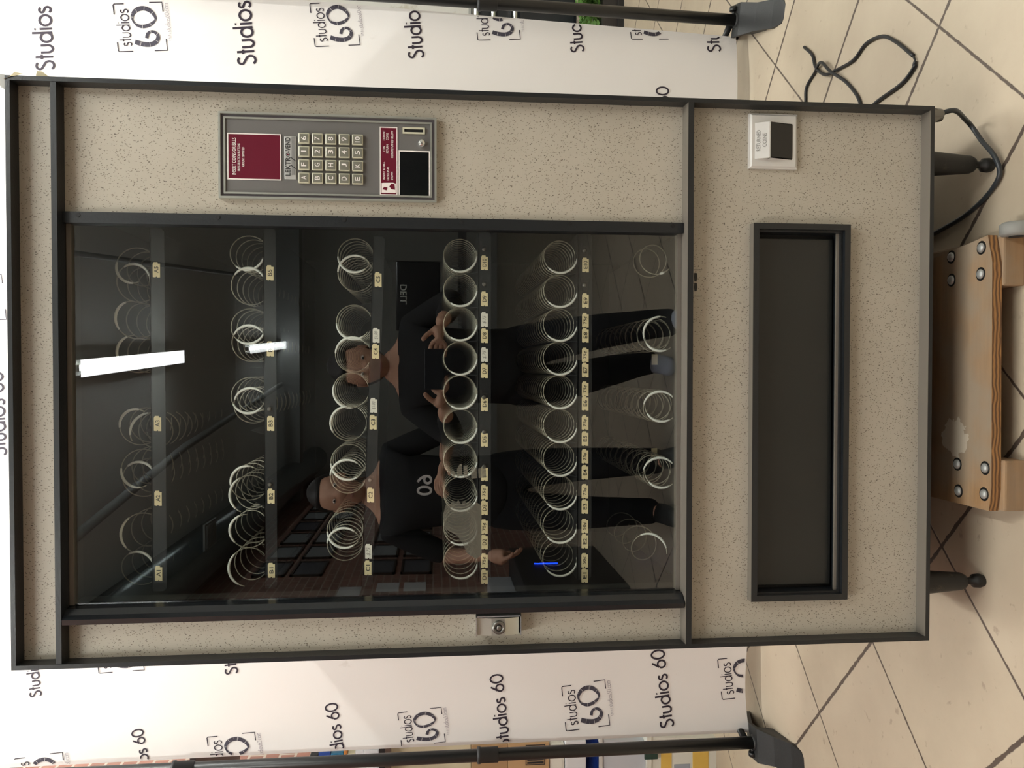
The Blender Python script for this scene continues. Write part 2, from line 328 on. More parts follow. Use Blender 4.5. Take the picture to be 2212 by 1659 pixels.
def text(mb, body, cx, cz, y, height=None, width=None, mi=0, bold=0, shear=0, rot=0):
    """lettering lying in a plane y=const, facing the viewer (-y)"""
    me = text_mesh(body, bold, shear)
    xs = [v.co.x for v in me.vertices]; ys = [v.co.y for v in me.vertices]
    w0, h0 = max(xs)-min(xs), max(ys)-min(ys); mx, my = (max(xs)+min(xs))/2, (max(ys)+min(ys))/2
    sy = height/h0 if height else width/w0; sx = width/w0 if width else sy
    mt = Matrix.Translation((cx, y, cz)) @ Matrix.Rotation(-rot, 4, 'Y') @ Matrix(((sx, 0, 0, 0), (0, 0, -1, 0), (0, sy, 0, 0), (0, 0, 0, 1))) @ Matrix.Translation((-mx, -my, 0))
    mb.mesh(me, mt, mi)

# ------------------------------------------------------------------ the room
X0, X1, Y0, Y1 = -1.78, 3.3, -12.0, 5.0
struct(MB().box(X0-.1, X1+.1, Y0-.1, Y1+.1, FLOOR-.1, FLOOR).build('floor', 'floor'), 'cream stone tiles laid diagonally')
struct(MB().box(X0-.1, X1+.1, Y0-.1, Y1+.1, CEIL, CEIL+.1).build('ceiling', 'ceil'))
struct(MB().box(X0-.1, X0, Y0, Y1, FLOOR, CEIL).build('wall_left', 'brick'), 'red brick wall')
struct(MB().box(X1, X1+.1, Y0, Y1, FLOOR, CEIL).build('wall_right', 'wallg'))
struct(MB().box(X0, X1, Y1, Y1+.1, FLOOR, CEIL).build('wall_back', 'wall'))
struct(MB().box(X0, X1, Y0-.1, Y0, FLOOR, CEIL).build('wall_front', 'wallg'))

# ------------------------------------------------------------------ the vending machine
vm = thing('vending_machine', 'tall beige speckled snack vending machine with black frame, glass window and empty coils', 'vending machine')
W2 = .485; H = 1.591
# steel cabinet behind the door, hollow so that the trays have a real space
b = MB()
b.box(-.475, -.43, .052, .80, .0, 1.585).box(.29, .475, .052, .80, .0, 1.585).box(-.43, .29, .76, .80, .0, 1.585)
b.box(-.43, .29, .052, .76, 1.53, 1.585).box(-.43, .29, .052, .76, 0, .02).box(-.43, .29, .30, .76, .02, .40)
b.build('cabinet', 'dark', vm)
# outer frame: thin rim, recessed panels
MB().frame(-W2, W2, 0, H, 0, .05, .0075, 0).build('outer_frame', 'black', vm)
# the bottom and top members have a ledge running back to the panel
b = MB(); D = .028
for a, z in ((0.0075, 1),): b.prism([(.0, .0075), (.0, .0078), (D, .0085), (D, .0075)], 'x', -W2+.0075, W2-.0075)
b.build('bottom_ledge', 'rail', vm)  # pale top face: light caught by the ledge is in the colour
# panels
o = MB().box(-W2+.0075, W2-.0075, D, D+.012, 1.522, H-.0075).build('header_panel', 'lam', vm)
MB().box(.2705, W2-.0075, D, D+.012, .458, 1.5125).build('control_side_panel', 'lam', vm)
MB().box(-W2+.0075, -.4125, D, D+.012, .458, 1.5125).build('lock_side_panel', 'lam', vm)
# upper rail between header and door
b = MB(); b.prism([(.001, 1.5125), (.001, 1.5215), (D, 1.5235), (D, 1.5115)], 'x', -W2+.0075, W2-.0075); b.build('header_rail', 'black', vm)
b = MB(); b.prism([(.0, .4465), (.0, .4565), (D+.012, .4585), (D+.012, .4455)], 'x', -W2+.0075, W2-.0075); b.build('lower_rail', 'rail', vm)  # grey top stands for the panel mirrored in black paint
MB().prism([(-.0005, .4462), (-.0005, .4562), (.0001, .4562), (.0001, .4462)], 'x', -W2+.0075, W2-.0075).build('lower_rail_edge', 'black', vm)
# lower panel with the delivery opening cut out
bx0, bx1, bz0, bz1 = -.398, .262, .158, .329
b = MB(); PX = W2-.0075
b.box(-PX, PX, D, D+.012, bz1, .4465).box(-PX, PX, D, D+.012, .0085, bz0).box(-PX, bx0, D, D+.012, bz0, bz1).box(bx1, PX, D, D+.012, bz0, bz1)
b.build('lower_panel', 'lam', vm)
# scuff where a sticker was on the lower panel
b = MB()
for dx in (-.013, .005): b.prism([(.163+dx, .4345), (.170+dx, .4360), (.178+dx, .4350), (.1775+dx, .4305), (.170+dx, .4295), (.1635+dx, .4310)], 'y', D-.0006, D)
for dx in (.141, .188): b.box(dx, dx+.0008, D-.0004, D, .421, .436)
b.build('sticker_residue', 'dark', vm)
# window frame: flat strip with holes at the right, deeper moulding at the left
wf = MB().box(.252, .2705, .018, .045, .4585, 1.5115).build('window_frame', 'black', vm)
MB().prism([(-.4135, .03), (-.4135, .002), (-.4045, .0), (-.399, .008), (-.3905, .016), (-.3885, .04), (-.3885, .05), (-.4135, .05)], 'z', .4585, 1.5115).build('window_moulding', 'blackgloss', vm)
for z_ in (1.5045, .4585): MB().box(-.3885, .252, .030, .045, z_, z_+.007).build('window_edge_trim', 'rail', vm)
for z in (1.487, 1.262, 1.053, .853, .663, .478):
    MB().lathe([(.0035, -.0008), (.0035, .0006), (.0028, .0007)], (.2645, .0178, z), 'y', n=14).build('screw_hole', 'hole', wf)
gl = MB(); gl.add([(-.3885, .033, .4655), (.252, .033, .4655), (.252, .033, 1.5045), (-.3885, .033, 1.5045)], [(0, 1, 2, 3)], 0)
gl.add([(-.3885, .037, .4655), (.252, .037, .4655), (.252, .037, 1.5045), (-.3885, .037, 1.5045)], [(3, 2, 1, 0)], 1)
gl = gl.build('window_pane', ['glass', 'clear'], vm)
# inner door edge (jamb)
MB().frame(-.405, .275, .44, 1.53, .045, .10, .012, 0).build('door_liner', 'darkside', vm)

# torn tape left on the glass, in front of the fourth row
def torn(pts, name, m, yy=.0325):
    MB().prism(pts, 'y', yy, yy+.0003).build(name, m, gl)
tp = [(-.224, .879), (-.230, .872), (-.222, .868), (-.226, .862), (-.220, .858), (-.228, .853), (-.222, .848), (-.227, .842), (-.222, .838), (-.229, .832), (-.225, .826), (-.230, .818), (-.262, .817),
      (-.317, .818), (-.323, .826), (-.320, .836), (-.314, .843), (-.298, .850), (-.285, .858), (-.276, .872), (-.27, .882), (-.246, .884)]
torn(tp, 'tape_strip', 'duct')
torn([(-.226, .838), (-.231, .832), (-.226, .824), (-.232, .817), (-.319, .817), (-.325, .827), (-.318, .837), (-.300, .841), (-.26, .838)], 'tape_strip', 'ductd', .0322)
for p in ([(-.165, .860), (-.158, .856), (-.156, .852), (-.176, .851), (-.18, .860)], [(-.161, .849), (-.159, .842), (-.18, .841), (-.18, .848)], [(-.163, .836), (-.163, .826), (-.182, .825), (-.183, .835)],
          [(-.165, .823), (-.163, .810), (-.181, .809), (-.182, .822)], [(-.170, .872), (-.168, .866), (-.178, .863), (-.18, .869)]):
    torn(p, 'tape_scrap', 'ductd', .0322)
# masking tape on the top right corner of the cabinet
b = MB(); b.add([(.488, .01, 1.592), (.4905, .03, 1.585), (.4905, -.001, 1.575), (.482, -.0015, 1.583), (.478, -.0015, 1.592), (.487, -.001, 1.560)], [(0, 1, 2, 3, 4), (3, 2, 5)])
b.prism([(.486, 1.548), (.497, 1.546), (.496, 1.537), (.489, 1.528), (.486, 1.524)], 'y', .01, .0108); b.build('masking_tape', 'masking', vm)
# hinges at the right corners
MB().prism([(.46, H), (.487, H), (.489, H+.012), (.474, H+.014)], 'y', .006, .03).lathe([(.009, 0), (.009, .014), (.006, .017)], (.479, .018, H), 'z').build('hinge', 'steel', vm)
MB().prism([(.455, 0), (.484, 0), (.484, -.006), (.476, -.018), (.468, -.018)], 'y', .006, .035).lathe([(.011, -.022), (.012, -.018), (.012, 0)], (.474, .016, 0), 'z').build('hinge', 'steel', vm)

# ---- lock handle
lk = MB(); lx0, lx1, lz0, lz1 = -.4545, -.4195, .749, .828
lk.prism([(lx1+.003, .0285), (lx1+.003, .012), (lx1, .006), (lx1-.002, .006), (lx1-.002, .0285)], 'z', lz0, lz1)
lk.box(lx0, lx1, .006, .0285, lz1-.0018, lz1).box(lx0, lx1, .006, .0285, lz0, lz0+.0018)
lk = lk.build('lock_handle', 'chrome', vm)
MB().box(lx0+.0005, lx1-.002, .018, .028, lz0+.002, lz1-.002).build('handle_recess', 'hole', lk)
b = MB()
zz = [(lz0+.004, .013), (.777, .008), (.801, .008), (lz1-.0025, .013)]
pr = [(y, z) for z, y in zz]+[(.02, lz1-.0025), (.02, lz0+.004)]
b.prism(pr, 'x', lx0, lx1-.005); b.build('handle_face', 'alu', lk)
b = MB(); b.lathe([(.0118, .0), (.0118, -.0045), (.0095, -.006), (.0065, -.006), (.0062, -.004), (.0001, -.004)], (-.4395, .008, .7885), 'y', 0, 28)
b.lathe([(.0058, -.0052), (.0058, -.0062), (.0046, -.0062), (.0046, -.0052)], (-.4395, .008, .7885), 'y', 1, 24)
b.lathe([(.0042, -.0045), (.0042, -.0064), (.0001, -.0064)], (-.4395, .008, .7885), 'y', 0, 20); b.box(-.4405, -.4385, .0012, .002, .793, .7965, 1)
b.build('lock_cylinder', ['steel', 'hole'], lk)

# ---- selection panel
sp_ = MB(); sx0, sx1, sz0, sz1 = .2975, .4425, .8955, 1.2605
sp_.frame(sx0, sx1, sz0, sz1, .016, .029, .0035, 0); sp_.frame(sx0+.0035, sx1-.0035, sz0+.0035, sz1-.0035, .0215, .029, .0045, 1); sp_.frame(sx0+.008, sx1-.008, sz0+.008, sz1-.008, .018, .029, .003, 0)
sp = sp_.build('selection_panel', ['alu', 'groove'], vm)
fx = MB().box(sx0+.011, sx1-.011, .0205, .028, sz0+.011, sz1-.011).build('faceplate', 'face', sp)
YF = .0205
b = MB(); b.frame(.3295, .4075, 1.1575, 1.2465, YF-.0012, YF, .0018, 1); b.box(.3313, .4057, YF-.0008, YF, 1.1593, 1.2447, 0)
text(b, 'INSERT COINS OR BILLS', .3685, 1.2355, YF-.001, .0066, .062, 1, .01); text(b, 'PRESS SELECTION BUTTONS', .367, 1.2275, YF-.001, .0042, .046, 1, .01); text(b, 'AMOUNT DEPOSITED', .3675, 1.2205, YF-.001, .0042, .033, 1, .01)
b.build('display_window', ['red', 'white'], sp)
b = MB(); b.box(.3315, .4045, YF-.0015, YF, 1.1325, 1.1525, 0, .0014)
text(b, 'LEKTR', .3535, 1.1465, YF-.0018, .0085, .0315, 1, .02); text(b, '-VEND', .3895, 1.1465, YF-.0018, .0085, .0255, 1, .02)
for a, c_, q in ((.0034, .0024, 1), (.0014, 0.0001, 2)):
    vs = []; n = 20
    for k in range(n): g = 2*PI*k/n; vs += [(.3733+a*math.cos(g), YF-.0018, 1.1465+a*math.sin(g)), (.3733+c_*math.cos(g), YF-.0018, 1.1465+c_*math.sin(g))]
    b.add(vs, [(2*k, 2*((k+1) % n), 2*((k+1) % n)+1, 2*k+1) for k in range(n)], q)
for dz in (.0, .0017, .0034, .0050): b.box(.339, .4035, YF-.0018, YF-.0016, 1.1345+dz, 1.1349+dz, 1)
for xx in (.3525, .3655): b.prism([(xx-.0035, 1.1335), (xx-.002, 1.1335), (xx+.004, 1.1418), (xx+.0025, 1.1418)], 'y', YF-.0019, YF-.0016, 1)
b.build('name_plate', ['silverplate', 'ink', 'red'], sp)
rows = ['AF16', 'BG27', 'CH38', 'DJ49', 'EK5T']
for i, rw in enumerate(rows):
    for j, ch in enumerate(rw):
        cx = .3340+.0222*j; cz = 1.1195-.02245*i; t = '10' if ch == 'T' else ch
        b = MB(); b.box(cx-.0090, cx+.0090, YF-.0055, YF, cz-.0092, cz+.0092, 1, .0012); b.box(cx-.0072, cx+.0072, YF-.0062, YF-.005, cz-.0074, cz+.0074, 0, .0005)
        text(b, t, cx, cz, YF-.0066, .0085, (.0022 if t == '1' else .0062) if t != '10' else .0095, 2, .01)
        b.build('key_button', ['key', 'keyrim', 'white'], sp)
b = MB(); b.frame(.3085, .4250, .9625, .9925, YF-.0012, YF, .0016, 1); b.box(.3101, .4234, YF-.0008, YF, .9641, .9909, 0)
text(b, 'INSERT $1 BILL', .3505, .9852, YF-.001, .0036, .0300, 1, .01); text(b, 'FACE UP AS', .3455, .9785, YF-.001, .0036, .023, 1, .01); text(b, 'SHOWN', .3415, .9718, YF-.001, .0036, .014, 1, .01)
text(b, 'COIN', .3875, .9852, YF-.001, .0036, .009, 1, .01); text(b, 'RETURN', .3875, .9797, YF-.001, .0036, .015, 1, .01); text(b, 'DEPOSIT', .4105, .9852, YF-.001, .0036, .017, 1, .01); text(b, 'COINS', .4085, .9797, YF-.001, .0036, .012, 1, .01)
text(b, 'COIN RETURNED BELOW', .3955, .9715, YF-.001, .0038, .0465, 1, .01)
# the small printed picture of a bank note
b.prism([(.3125, .9655), (.3285, .9655), (.3300, .970), (.3295, .986), (.3290, .9895), (.3125, .9895)], 'y', YF-.0009, YF-.0008, 1)
b.prism([(.318, .9665), (.3275, .9675), (.3285, .973), (.3235, .9765), (.3185, .9725)], 'y', YF-.0011, YF-.0009, 0); b.prism([(.3165, .981), (.3215, .9795), (.3225, .985), (.3185, .9885)], 'y', YF-.0011, YF-.0009, 0)
b.build('instruction_plate', ['red', 'white'], sp)
b = MB(); b.frame(.307, .3855, .907, .9605, YF-.0012, YF, .0018, 1); b.box(.3088, .3837, YF-.0006, YF, .9088, .9587, 0); b.build('bill_window', ['bill', 'white'], sp)
b = MB(); b.frame(.4140, .4250, .9155, .9535, YF-.003, YF, .0028, 0); b.box(.4168, .4222, YF-.0004, YF, .9183, .9507, 1); b.build('coin_slot', ['keyrim', 'hole'], sp)
MB().lathe([(.0068, 0), (.0066, -.004), (.0055, -.010), (.004, -.0116), (.0001, -.012)], (.3975, YF, .921), 'y', 0, 22).build('coin_return_button', 'chrome', sp)

# ---- coin return cup
cr = MB(); cx0, cx1, cz0, cz1 = .3705, .4685, .2485, .3375; F0 = .018
cr.frame(cx0, cx1, cz0, cz1, F0+.003, .029, .004, 0)
ring = [(cx0+.004, cz0+.004), (cx1-.004, cz0+.004), (cx1-.004, cz1-.004), (cx0+.004, cz1-.004)]; ro = [(cx0, cz0), (cx1, cz0), (cx1, cz1), (cx0, cz1)]
for i in range(4):
    j = (i+1) % 4
    cr.quad((ro[i][0], F0+.004, ro[i][1]), (ro[j][0], F0+.004, ro[j][1]), (ring[j][0], F0, ring[j][1]), (ring[i][0], F0, ring[i][1]))
hx0, hx1 = .3865, .4505; hzt, hzm, hzb = .3285, .3065, .2590
cr.box(cx0+.004, hx0, F0, .028, cz0+.004, cz1-.004).box(hx1, cx1-.004, F0, .028, cz0+.004, cz1-.004).box(hx0, hx1, F0, .028, hzt, cz1-.004).box(hx0, hx1, F0, .028, cz0+.004, hzb)
fy = F0-.012
cr.add([(hx0, F0, hzt), (hx1, F0, hzt), (hx1, fy, hzm), (hx0, fy, hzm)], [(0, 3, 2, 1)])
cr.add([(hx0, F0, hzt), (hx0, fy, hzm), (hx0, F0, hzb)], [(0, 1, 2)]); cr.add([(hx1, F0, hzt), (hx1, fy, hzm), (hx1, F0, hzb)], [(0, 2, 1)])
cr.prism([(hx0, hzm), (hx1, hzm), (hx1, hzm-.002), (hx0, hzm-.002)], 'y', fy, F0)
cr = cr.build('coin_return_cup', 'coinp', vm)
MB().add([(hx0+.002, fy+.001, hzm-.002), (hx1-.002, fy+.001, hzm-.002), (hx1-.002, F0-.001, hzb), (hx0+.002, F0-.001, hzb)], [(0, 3, 2, 1)]).box(hx0, hx1, F0+.002, F0+.004, hzb, hzt).build('return_flap', 'coinb', cr)
b = MB()
for s_, ux, t_ in (('RETURNED', .037, .26), ('COINS', .0245, .68)):
    me = text_mesh(s_, .005); xs = [v.co.x for v in me.vertices]; ys = [v.co.y for v in me.vertices]; s1 = ux/(max(xs)-min(xs)); s2 = .0068/(max(ys)-min(ys))
    P0 = Vector((.4185, F0, hzt)).lerp(Vector((.4185, fy, hzm)), t_); dn = Vector((0, F0-fy, hzt-hzm)).normalized()
    mt = Matrix.Translation(P0+Vector((0, -.0004, .0004)))@Matrix(((s1, 0, 0, 0), (0, dn.y*s2, -1, 0), (0, dn.z*s2, 0, 0), (0, 0, 0, 1)))@Matrix.Translation((-(max(xs)+min(xs))/2, -(max(ys)+min(ys))/2, 0))
    b.mesh(me, mt)
b.build('lettering', 'inkgrey', cr)

# ---- delivery bin
db = MB(); by = .010
db.frame(-.4085, .2715, .1515, .3325, by, .029, .0105, 0); db.frame(-.398, .261, .162, .322, .018, .06, .004, 0)
db = db.build('delivery_bin', 'black', vm)
MB().box(-.4085, .2715, by+.0006, .0285, .3325, .3330).build('bin_top_edge', 'rail', db)  # pale strip: light on the frame's top put into the colour
b = MB(); b.box(-.388, .250, .040, .045, .170, .316, 0, .002); b.build('bin_flap', 'bin', db)
MB().box(-.394, .257, .024, .029, .166, .1705, 0).build('bin_lower_lip', 'rail', db)  # the lip's highlight is put into its pale colour
MB().box(-.41, .275, .05, .30, .14, .36).build('bin_chute', 'hole', db)

# ---- trays, coils and tags
def coil(x, z, y0, tip, dirn, pitch, rad, length, sleeve=2.3, tilt=0, parent=None, name='spiral_coil', wire=.0011, sl=.0026):
    mb = MB(); pts = []; rs = []
    turns = length/pitch; n = int(turns*36)
    t0 = math.radians(tip)
    def P(th):
        k = th/(2*PI); a = t0+dirn*th
        return Vector((x-rad*math.sin(a), y0+pitch*k, z-rad*math.cos(a)))
    pts = [P(2*PI*turns*i/n) for i in range(n+1)]
    if tilt:
        c = Vector((x, y0+length, z)); R_ = Matrix.Rotation(tilt, 3, 'X'); pts = [c+R_@(p-c) for p in pts]
    mb.tube(pts, wire, 0, 6)
    m = max(3, int(sleeve/(2*PI)*36)); st = max(1, 2)
    seg = pts[st:st+m]; k = len(seg)
    prof = [sl*(.62+.38*math.sin(PI*min(1, max(0, i/(k-1))))) for i in range(k)]
    mb.tube(seg, prof, 1, 8)
    return mb.build(name, ['coil', 'sleeve'], parent)
def tags(mb, items, y, z0f):
    for xx, s_, kind in items:
        z0 = z0f(xx) if callable(z0f) else z0f
        wdt = .0135; hh = .0062
        mb.prism([(xx-wdt, z0-hh), (xx+wdt*.8, z0-hh), (xx+wdt*.8, z0-hh*.4), (xx+wdt, z0-hh*.3), (xx+wdt, z0+hh*.7), (xx+wdt*.75, z0+hh), (xx-wdt*.95, z0+hh), (xx-wdt, z0+.3*hh), (xx-wdt*.85, z0), (xx-wdt, z0-.2*hh)], 'y', y-.0012, y-.0002, kind)
def tag_obj(xx, z0, y, s_, kind, parent):
    mb = MB(); tags(mb, [(xx, s_, 0)], y, z0)
    text(mb, s_, xx, z0, y-.0014, .0072, .0145 if len(s_) > 2 else .0115, 1, .012 if kind == 'tag' else 0, 0 if kind == 'tag' else .3)
    return mb.build('price_tag', [kind, 'ink' if kind == 'tag' else 'inkgrey'], parent)
def tray(zt, hh, x0, x1, slots, yy=.098, skew=0, deep=.6, divs=(), mi=0):
    """folded steel shelf; skew tips the left end down or up"""
    t = MB()
    def zf(x): return zt+skew*(x-x0)
    # lip with clipped corners
    pts = [(x0, zf(x0)-hh+.005), (x0+.005, zf(x0)-hh), (x1-.005, zf(x1)-hh), (x1, zf(x1)-hh+.005), (x1, zf(x1)), (x0, zf(x0))]
    t.prism(pts, 'y', yy, yy+.0018, 0)
    t.add([(x0, yy, zf(x0)), (x1, yy, zf(x1)), (x1, yy+deep, zf(x1)-.002), (x0, yy+deep, zf(x0)-.002), (x0, yy, zf(x0)-.002), (x1, yy, zf(x1)-.002), (x1, yy+deep, zf(x1)-.004), (x0, yy+deep, zf(x0)-.004)],
          [(0, 1, 2, 3), (7, 6, 5, 4), (0, 4, 5, 1), (1, 5, 6, 2), (2, 6, 7, 3), (3, 7, 4, 0)], 1)
    for sx in slots:
        z0 = zf(sx)-hh/2
        t.prism([(sx-.012, z0-.0055), (sx+.006, z0-.0055), (sx+.006, z0+.0045), (sx+.012, z0+.0045), (sx+.012, z0+.0085), (sx-.012, z0+.0085)], 'y', yy-.0004, yy, 2)
        t.lathe([(.004, 0), (.004, -.002), (.002, -.003)], (sx-.002, yy-.0004, z0+.001), 'y', 3, 10)
    o = t.build('tray', ['tray', 'trayf', 'hole', 'steel'], vm)
    for dx in divs:
        MB().prism([(yy+.01, zf(dx)), (yy+.5, zf(dx)), (yy+.5, zf(dx)+.05), (yy+.10, zf(dx)+.045), (yy+.03, zf(dx)+.012)], 'x', dx-.0006, dx+.0006).build('slot_divider', 'trayf', o)
    return o, zf
XS = [-.350+.0634*i for i in range(10)]     # ten even coil positions
YC = .104
# row A
tA, zA = tray(1.400, .025, -.386, .258, (), divs=(-.233, -.106, .015, .13))
for x, z, tip, d, tl in ((.195, 1.432, 70, 1, 0), (.164, 1.435, 0, -1, 0), (.097, 1.433, -90, -1, 0), (.036, 1.431, -90, -1, 0), (-.095, 1.429, -60, -1, 0),
                         (-.169, 1.427, 60, 1, 0), (-.190, 1.427, -10, -1, 0), (-.284, 1.426, 110, 1, 0), (-.352, 1.431, 0, -1, 0)):
    coil(x, z, YC, tip, d, .052, .033, .5, 2.0, tl, tA)
coil(-.102, 1.435, YC, 150, 1, .052, .033, .42, 1.8, .07, tA)
for xx, s_ in ((.185, 'A5'), (-.087, 'A3'), (-.220, 'A2'), (-.354, 'A1')): tag_obj(xx, 1.3885, .098, s_, 'tag', tA)
# row B
tB, zB = tray(1.2045, .022, -.386, .262, (.055, -.060, -.196), divs=(-.24, -.108, .013, .125))
for x, z, tip, d in ((.221, 1.236, 0, 1), (.160, 1.234, -10, -1), (.088, 1.235, 0, 1), (.056, 1.233, -20, -1), (-.038, 1.235, 20, 1), (-.057, 1.230, -30, -1), (-.198, 1.236, -60, -1), (-.217, 1.236, 110, 1), (-.285, 1.237, -90, -1), (-.350, 1.239, 95, 1)):
    coil(x, z, YC, tip, d, .045, .0325, .5, 2.2, 0, tB)
for xx, s_ in ((.182, 'B5'), (.046, 'B4'), (-.088, 'B3'), (-.219, 'B2'), (-.353, 'B1')): tag_obj(xx, 1.1925, .098, s_, 'tag', tB)
# row C, hanging crooked
tC, zC = tray(1.0325, .0205, -.386, .25, (-.19,), skew=-.037, yy=.096, divs=(-.24, -.115, .01, .13))
for x, z, tip, d in ((.218, 1.042, 35, 1), (.185, 1.042, -35, -1), (.096, 1.045, 35, 1), (.036, 1.047, -35, -1), (-.029, 1.051, 60, 1), (-.090, 1.056, -70, -1), (-.161, 1.056, 35, 1), (-.188, 1.057, -35, -1), (-.286, 1.063, 35, 1), (-.313, 1.063, -35, -1)):
    coil(x, z+.001, YC, tip, d, .034, .0318, .5, 2.4, 0, tC)
for xx, s_, k in ((.172, 'C5', 'tag'), (.071, '$1.00', 'tagw'), (.042, 'C4', 'tag'), (-.056, '$1.00', 'tagw'), (-.0865, 'C3', 'tag'), (-.219, 'C2', 'tag'), (-.322, '$.75', 'tagw'), (-.352, 'C1', 'tag')): tag_obj(xx, zC(xx)-.011, .096, s_, k, tC)
# row D
tD, zD = tray(.8195, .0235, -.384, .262, (.168, -.040, -.104, -.168, .232), divs=[x+.0317 for x in XS[:9]])
for i, x in enumerate(XS):
    coil(x, .8515, YC, -15, 1, (.036, .034, .033, .031, .030, .027, .025, .027, .027, .024)[i], .0308, .52, 2.4, 0, tD, sl=.0024)
for xx, s_, k in ((.205, 'D10', 'tag'), (.139, 'D9', 'tag'), (.101, '$.75', 'tagw'), (.0715, 'D8', 'tag'), (.0365, '$.75', 'tagw'), (.007, 'D7', 'tag'), (-.054, 'D6', 'tag'), (-.1195, 'D5', 'tag'), (-.183, '$.75', 'tag'),
                  (-.217, '75¢', 'tag'), (-.246, 'D3', 'tag'), (-.281, '75¢', 'tag'), (-.3095, 'D2', 'tag'), (-.344, '75¢', 'tag'), (-.3735, 'D1', 'tag')): tag_obj(xx, .808, .098, s_, k, tD)
# row E
tE, zE = tray(.6345, .027, -.384, .262, (.168, .232), divs=[x+.0317 for x in XS[:9]])
for i, x in enumerate(XS):
    coil(x, .6645, YC, -12, 1, (.040, .037, .033, .031, .030, .033, .036, .036, .029, .024)[i], .0308, .55, 2.5, 0, tE, sl=.0024)
for xx, s_ in ((.2035, 'E10'), (.1375, 'E9'), (.101, '75¢'), (.073, 'E8'), (.0365, '75¢'), (.0085, 'E7'), (-.0265, '75¢'), (-.0535, 'E6'), (-.0895, '75¢'), (-.1195, 'E5'), (-.1525, '75¢'), (-.1825, 'E4'), (-.218, '75¢'), (-.2465, 'E3'),
               (-.283, '50¢'), (-.3115, 'E2'), (-.3475, '50¢'), (-.376, 'E1')): tag_obj(xx, .620, .098, s_, 'tag', tE)
# bottom row, no lip in view
tF = MB().box(-.39, .262, .10, .72, .436, .439).build('tray', 'trayf', vm)
for x, z, tip, d, sl_ in ((.219, .481, 40, 1, .3), (.080, .474, -70, -1, 2.6), (.074, .473, 50, 1, 1.6), (-.062, .472, -20, -1, 2.6), (-.060, .470, 40, 1, 1.8), (-.188, .472, -20, -1, 2.5), (-.186, .470, 40, 1, 1.6)):
    coil(x, z, YC, tip, d, .05, .0295, .1 if sl_ < .5 else .5, sl_, 0, tF)
coil(-.335, .490, YC, 10, -1, .075, .0295, .3, 2.2, 0, tF)
for x in (.03, -.165): MB().box(x-.011, x+.011, .25, .2505, .4395, .452).build('price_tag', 'tag', tF)
# ---- legs with levelling feet
for x, y in ((-.392, .052), (.392, .04), (-.392, .70), (.392, .70)):
    lg = MB().lathe([(.0235, 0), (.0225, -.02), (.0165, -.094), (.013, -.102), (.0075, -.105)], (x, y, .0), 'z', 0, 22).build('leg', 'worn', vm)
    MB().lathe([(.0065, -.100), (.0065, -.118), (.0125, -.121), (.0135, -.132), (.011, -.140)], (x, y, 0), 'z', 0, 18).build('levelling_foot', 'worn', lg)

# ------------------------------------------------------------------ timber skid under the machine
sk = thing('wooden_skid', 'weathered plywood skid on two blocks with round bolt heads, pushed under the machine', 'skid')
b = MB(); b.prism([(-.241, -.045), (-.20, -.051), (.20, -.046), (.249, -.034), (.230, .11), (.225, .5), (-.245, .5)], 'z', -.098, -.0801, 0)
o = b.build('plank', ['wood', 'plyedge'], sk)
for p in o.data.polygons:
    if abs(p.normal.z) < .5: p.material_index = 1
for x0, x1, yf in ((.158, .246, -.050), (-.240, -.150, -.060)):
    MB().box(x0, x1, yf, .48, FLOOR, -.0985, 0, .004).build('block', 'wood', sk)
for x, y in ((.224, .068), (.229, -.017), (.180, .067), (.182, -.016), (-.168, .043), (-.166, -.034), (-.218, .039), (-.213, -.032)):
    MB().lathe([(.0088, 0), (.0085, .0022), (.006, .0045), (.0025, .0056), (.0001, .0058)], (x, y, -.0801), 'z', 0, 16).lathe([(.0125, 0), (.0125, .0003)], (x, y, -.0801), 'z', 1, 16).build('bolt_head', ['bolt', 'worn'], sk)
cw = thing('caster_wheel', 'grey rubber caster wheel on the floor beside the right end of the wooden skid', 'wheel')
MB().lathe([(.004, -.012), (.022, -.012), (.027, -.008), (.027, .008), (.022, .012), (.004, .012)], (.255, -.062, FLOOR+.027), 'x', 0, 24).build('tyre', 'casterg', cw)
MB().lathe([(.012, -.0135), (.012, .0135)], (.255, -.062, FLOOR+.027), 'x', 0, 16).build('hub', 'rubber', cw)

# ------------------------------------------------------------------ cables
def spline(pts, k=8):
    P = [Vector(p) for p in pts]; P = [P[0]*2-P[1]]+P+[P[-1]*2-P[-2]]; out = []
    for i in range(1, len(P)-2):
        for j in range(k):
            t = j/k; a, b_, c, d = P[i-1], P[i], P[i+1], P[i+2]
            out.append(.5*((2*b_)+(-a+c)*t+(2*a-5*b_+4*c-d)*t*t+(-a+3*b_-3*c+d)*t**3))
    out.append(P[-2]); return out
Zc = FLOOR+.005
c1 = [(.914, .812), (.872, .762), (.833, .742), (.788, .676), (.781, .615), (.776, .54), (.793, .482), (.782, .412), (.746, .354), (.690, .288)]
c1b = [(.664, .284), (.645, .330), (.637, .437), (.62, .52), (.60, .60)]
pl1 = [(x, y, Zc+(.006 if i == 3 else 0)) for i, (x, y) in enumerate(c1)]
o = MB().tube(spline(pl1), .0042, 0, 8).build('cable', 'cableb'); tag(o, 'black cable with a cut end, winding over the tiles to the right of the machine', 'cable')
pts = [(x, y, Zc) for x, y in ((.690, .288), (.676, .281), (.668, .284))]+[(x, y, Zc) for x, y in c1b]
MB().tube(spline(pts), [.0022]*9+[.0042]*(len(spline(pts))-9), 0, 8).build('cable_end', 'cableb', o)
c2 = [(.60, .52), (.658, .507), (.728, .569), (.783, .640), (.827, .695), (.818, .750), (.796, .796), (.757, .801), (.70, .80), (.60, .78)]
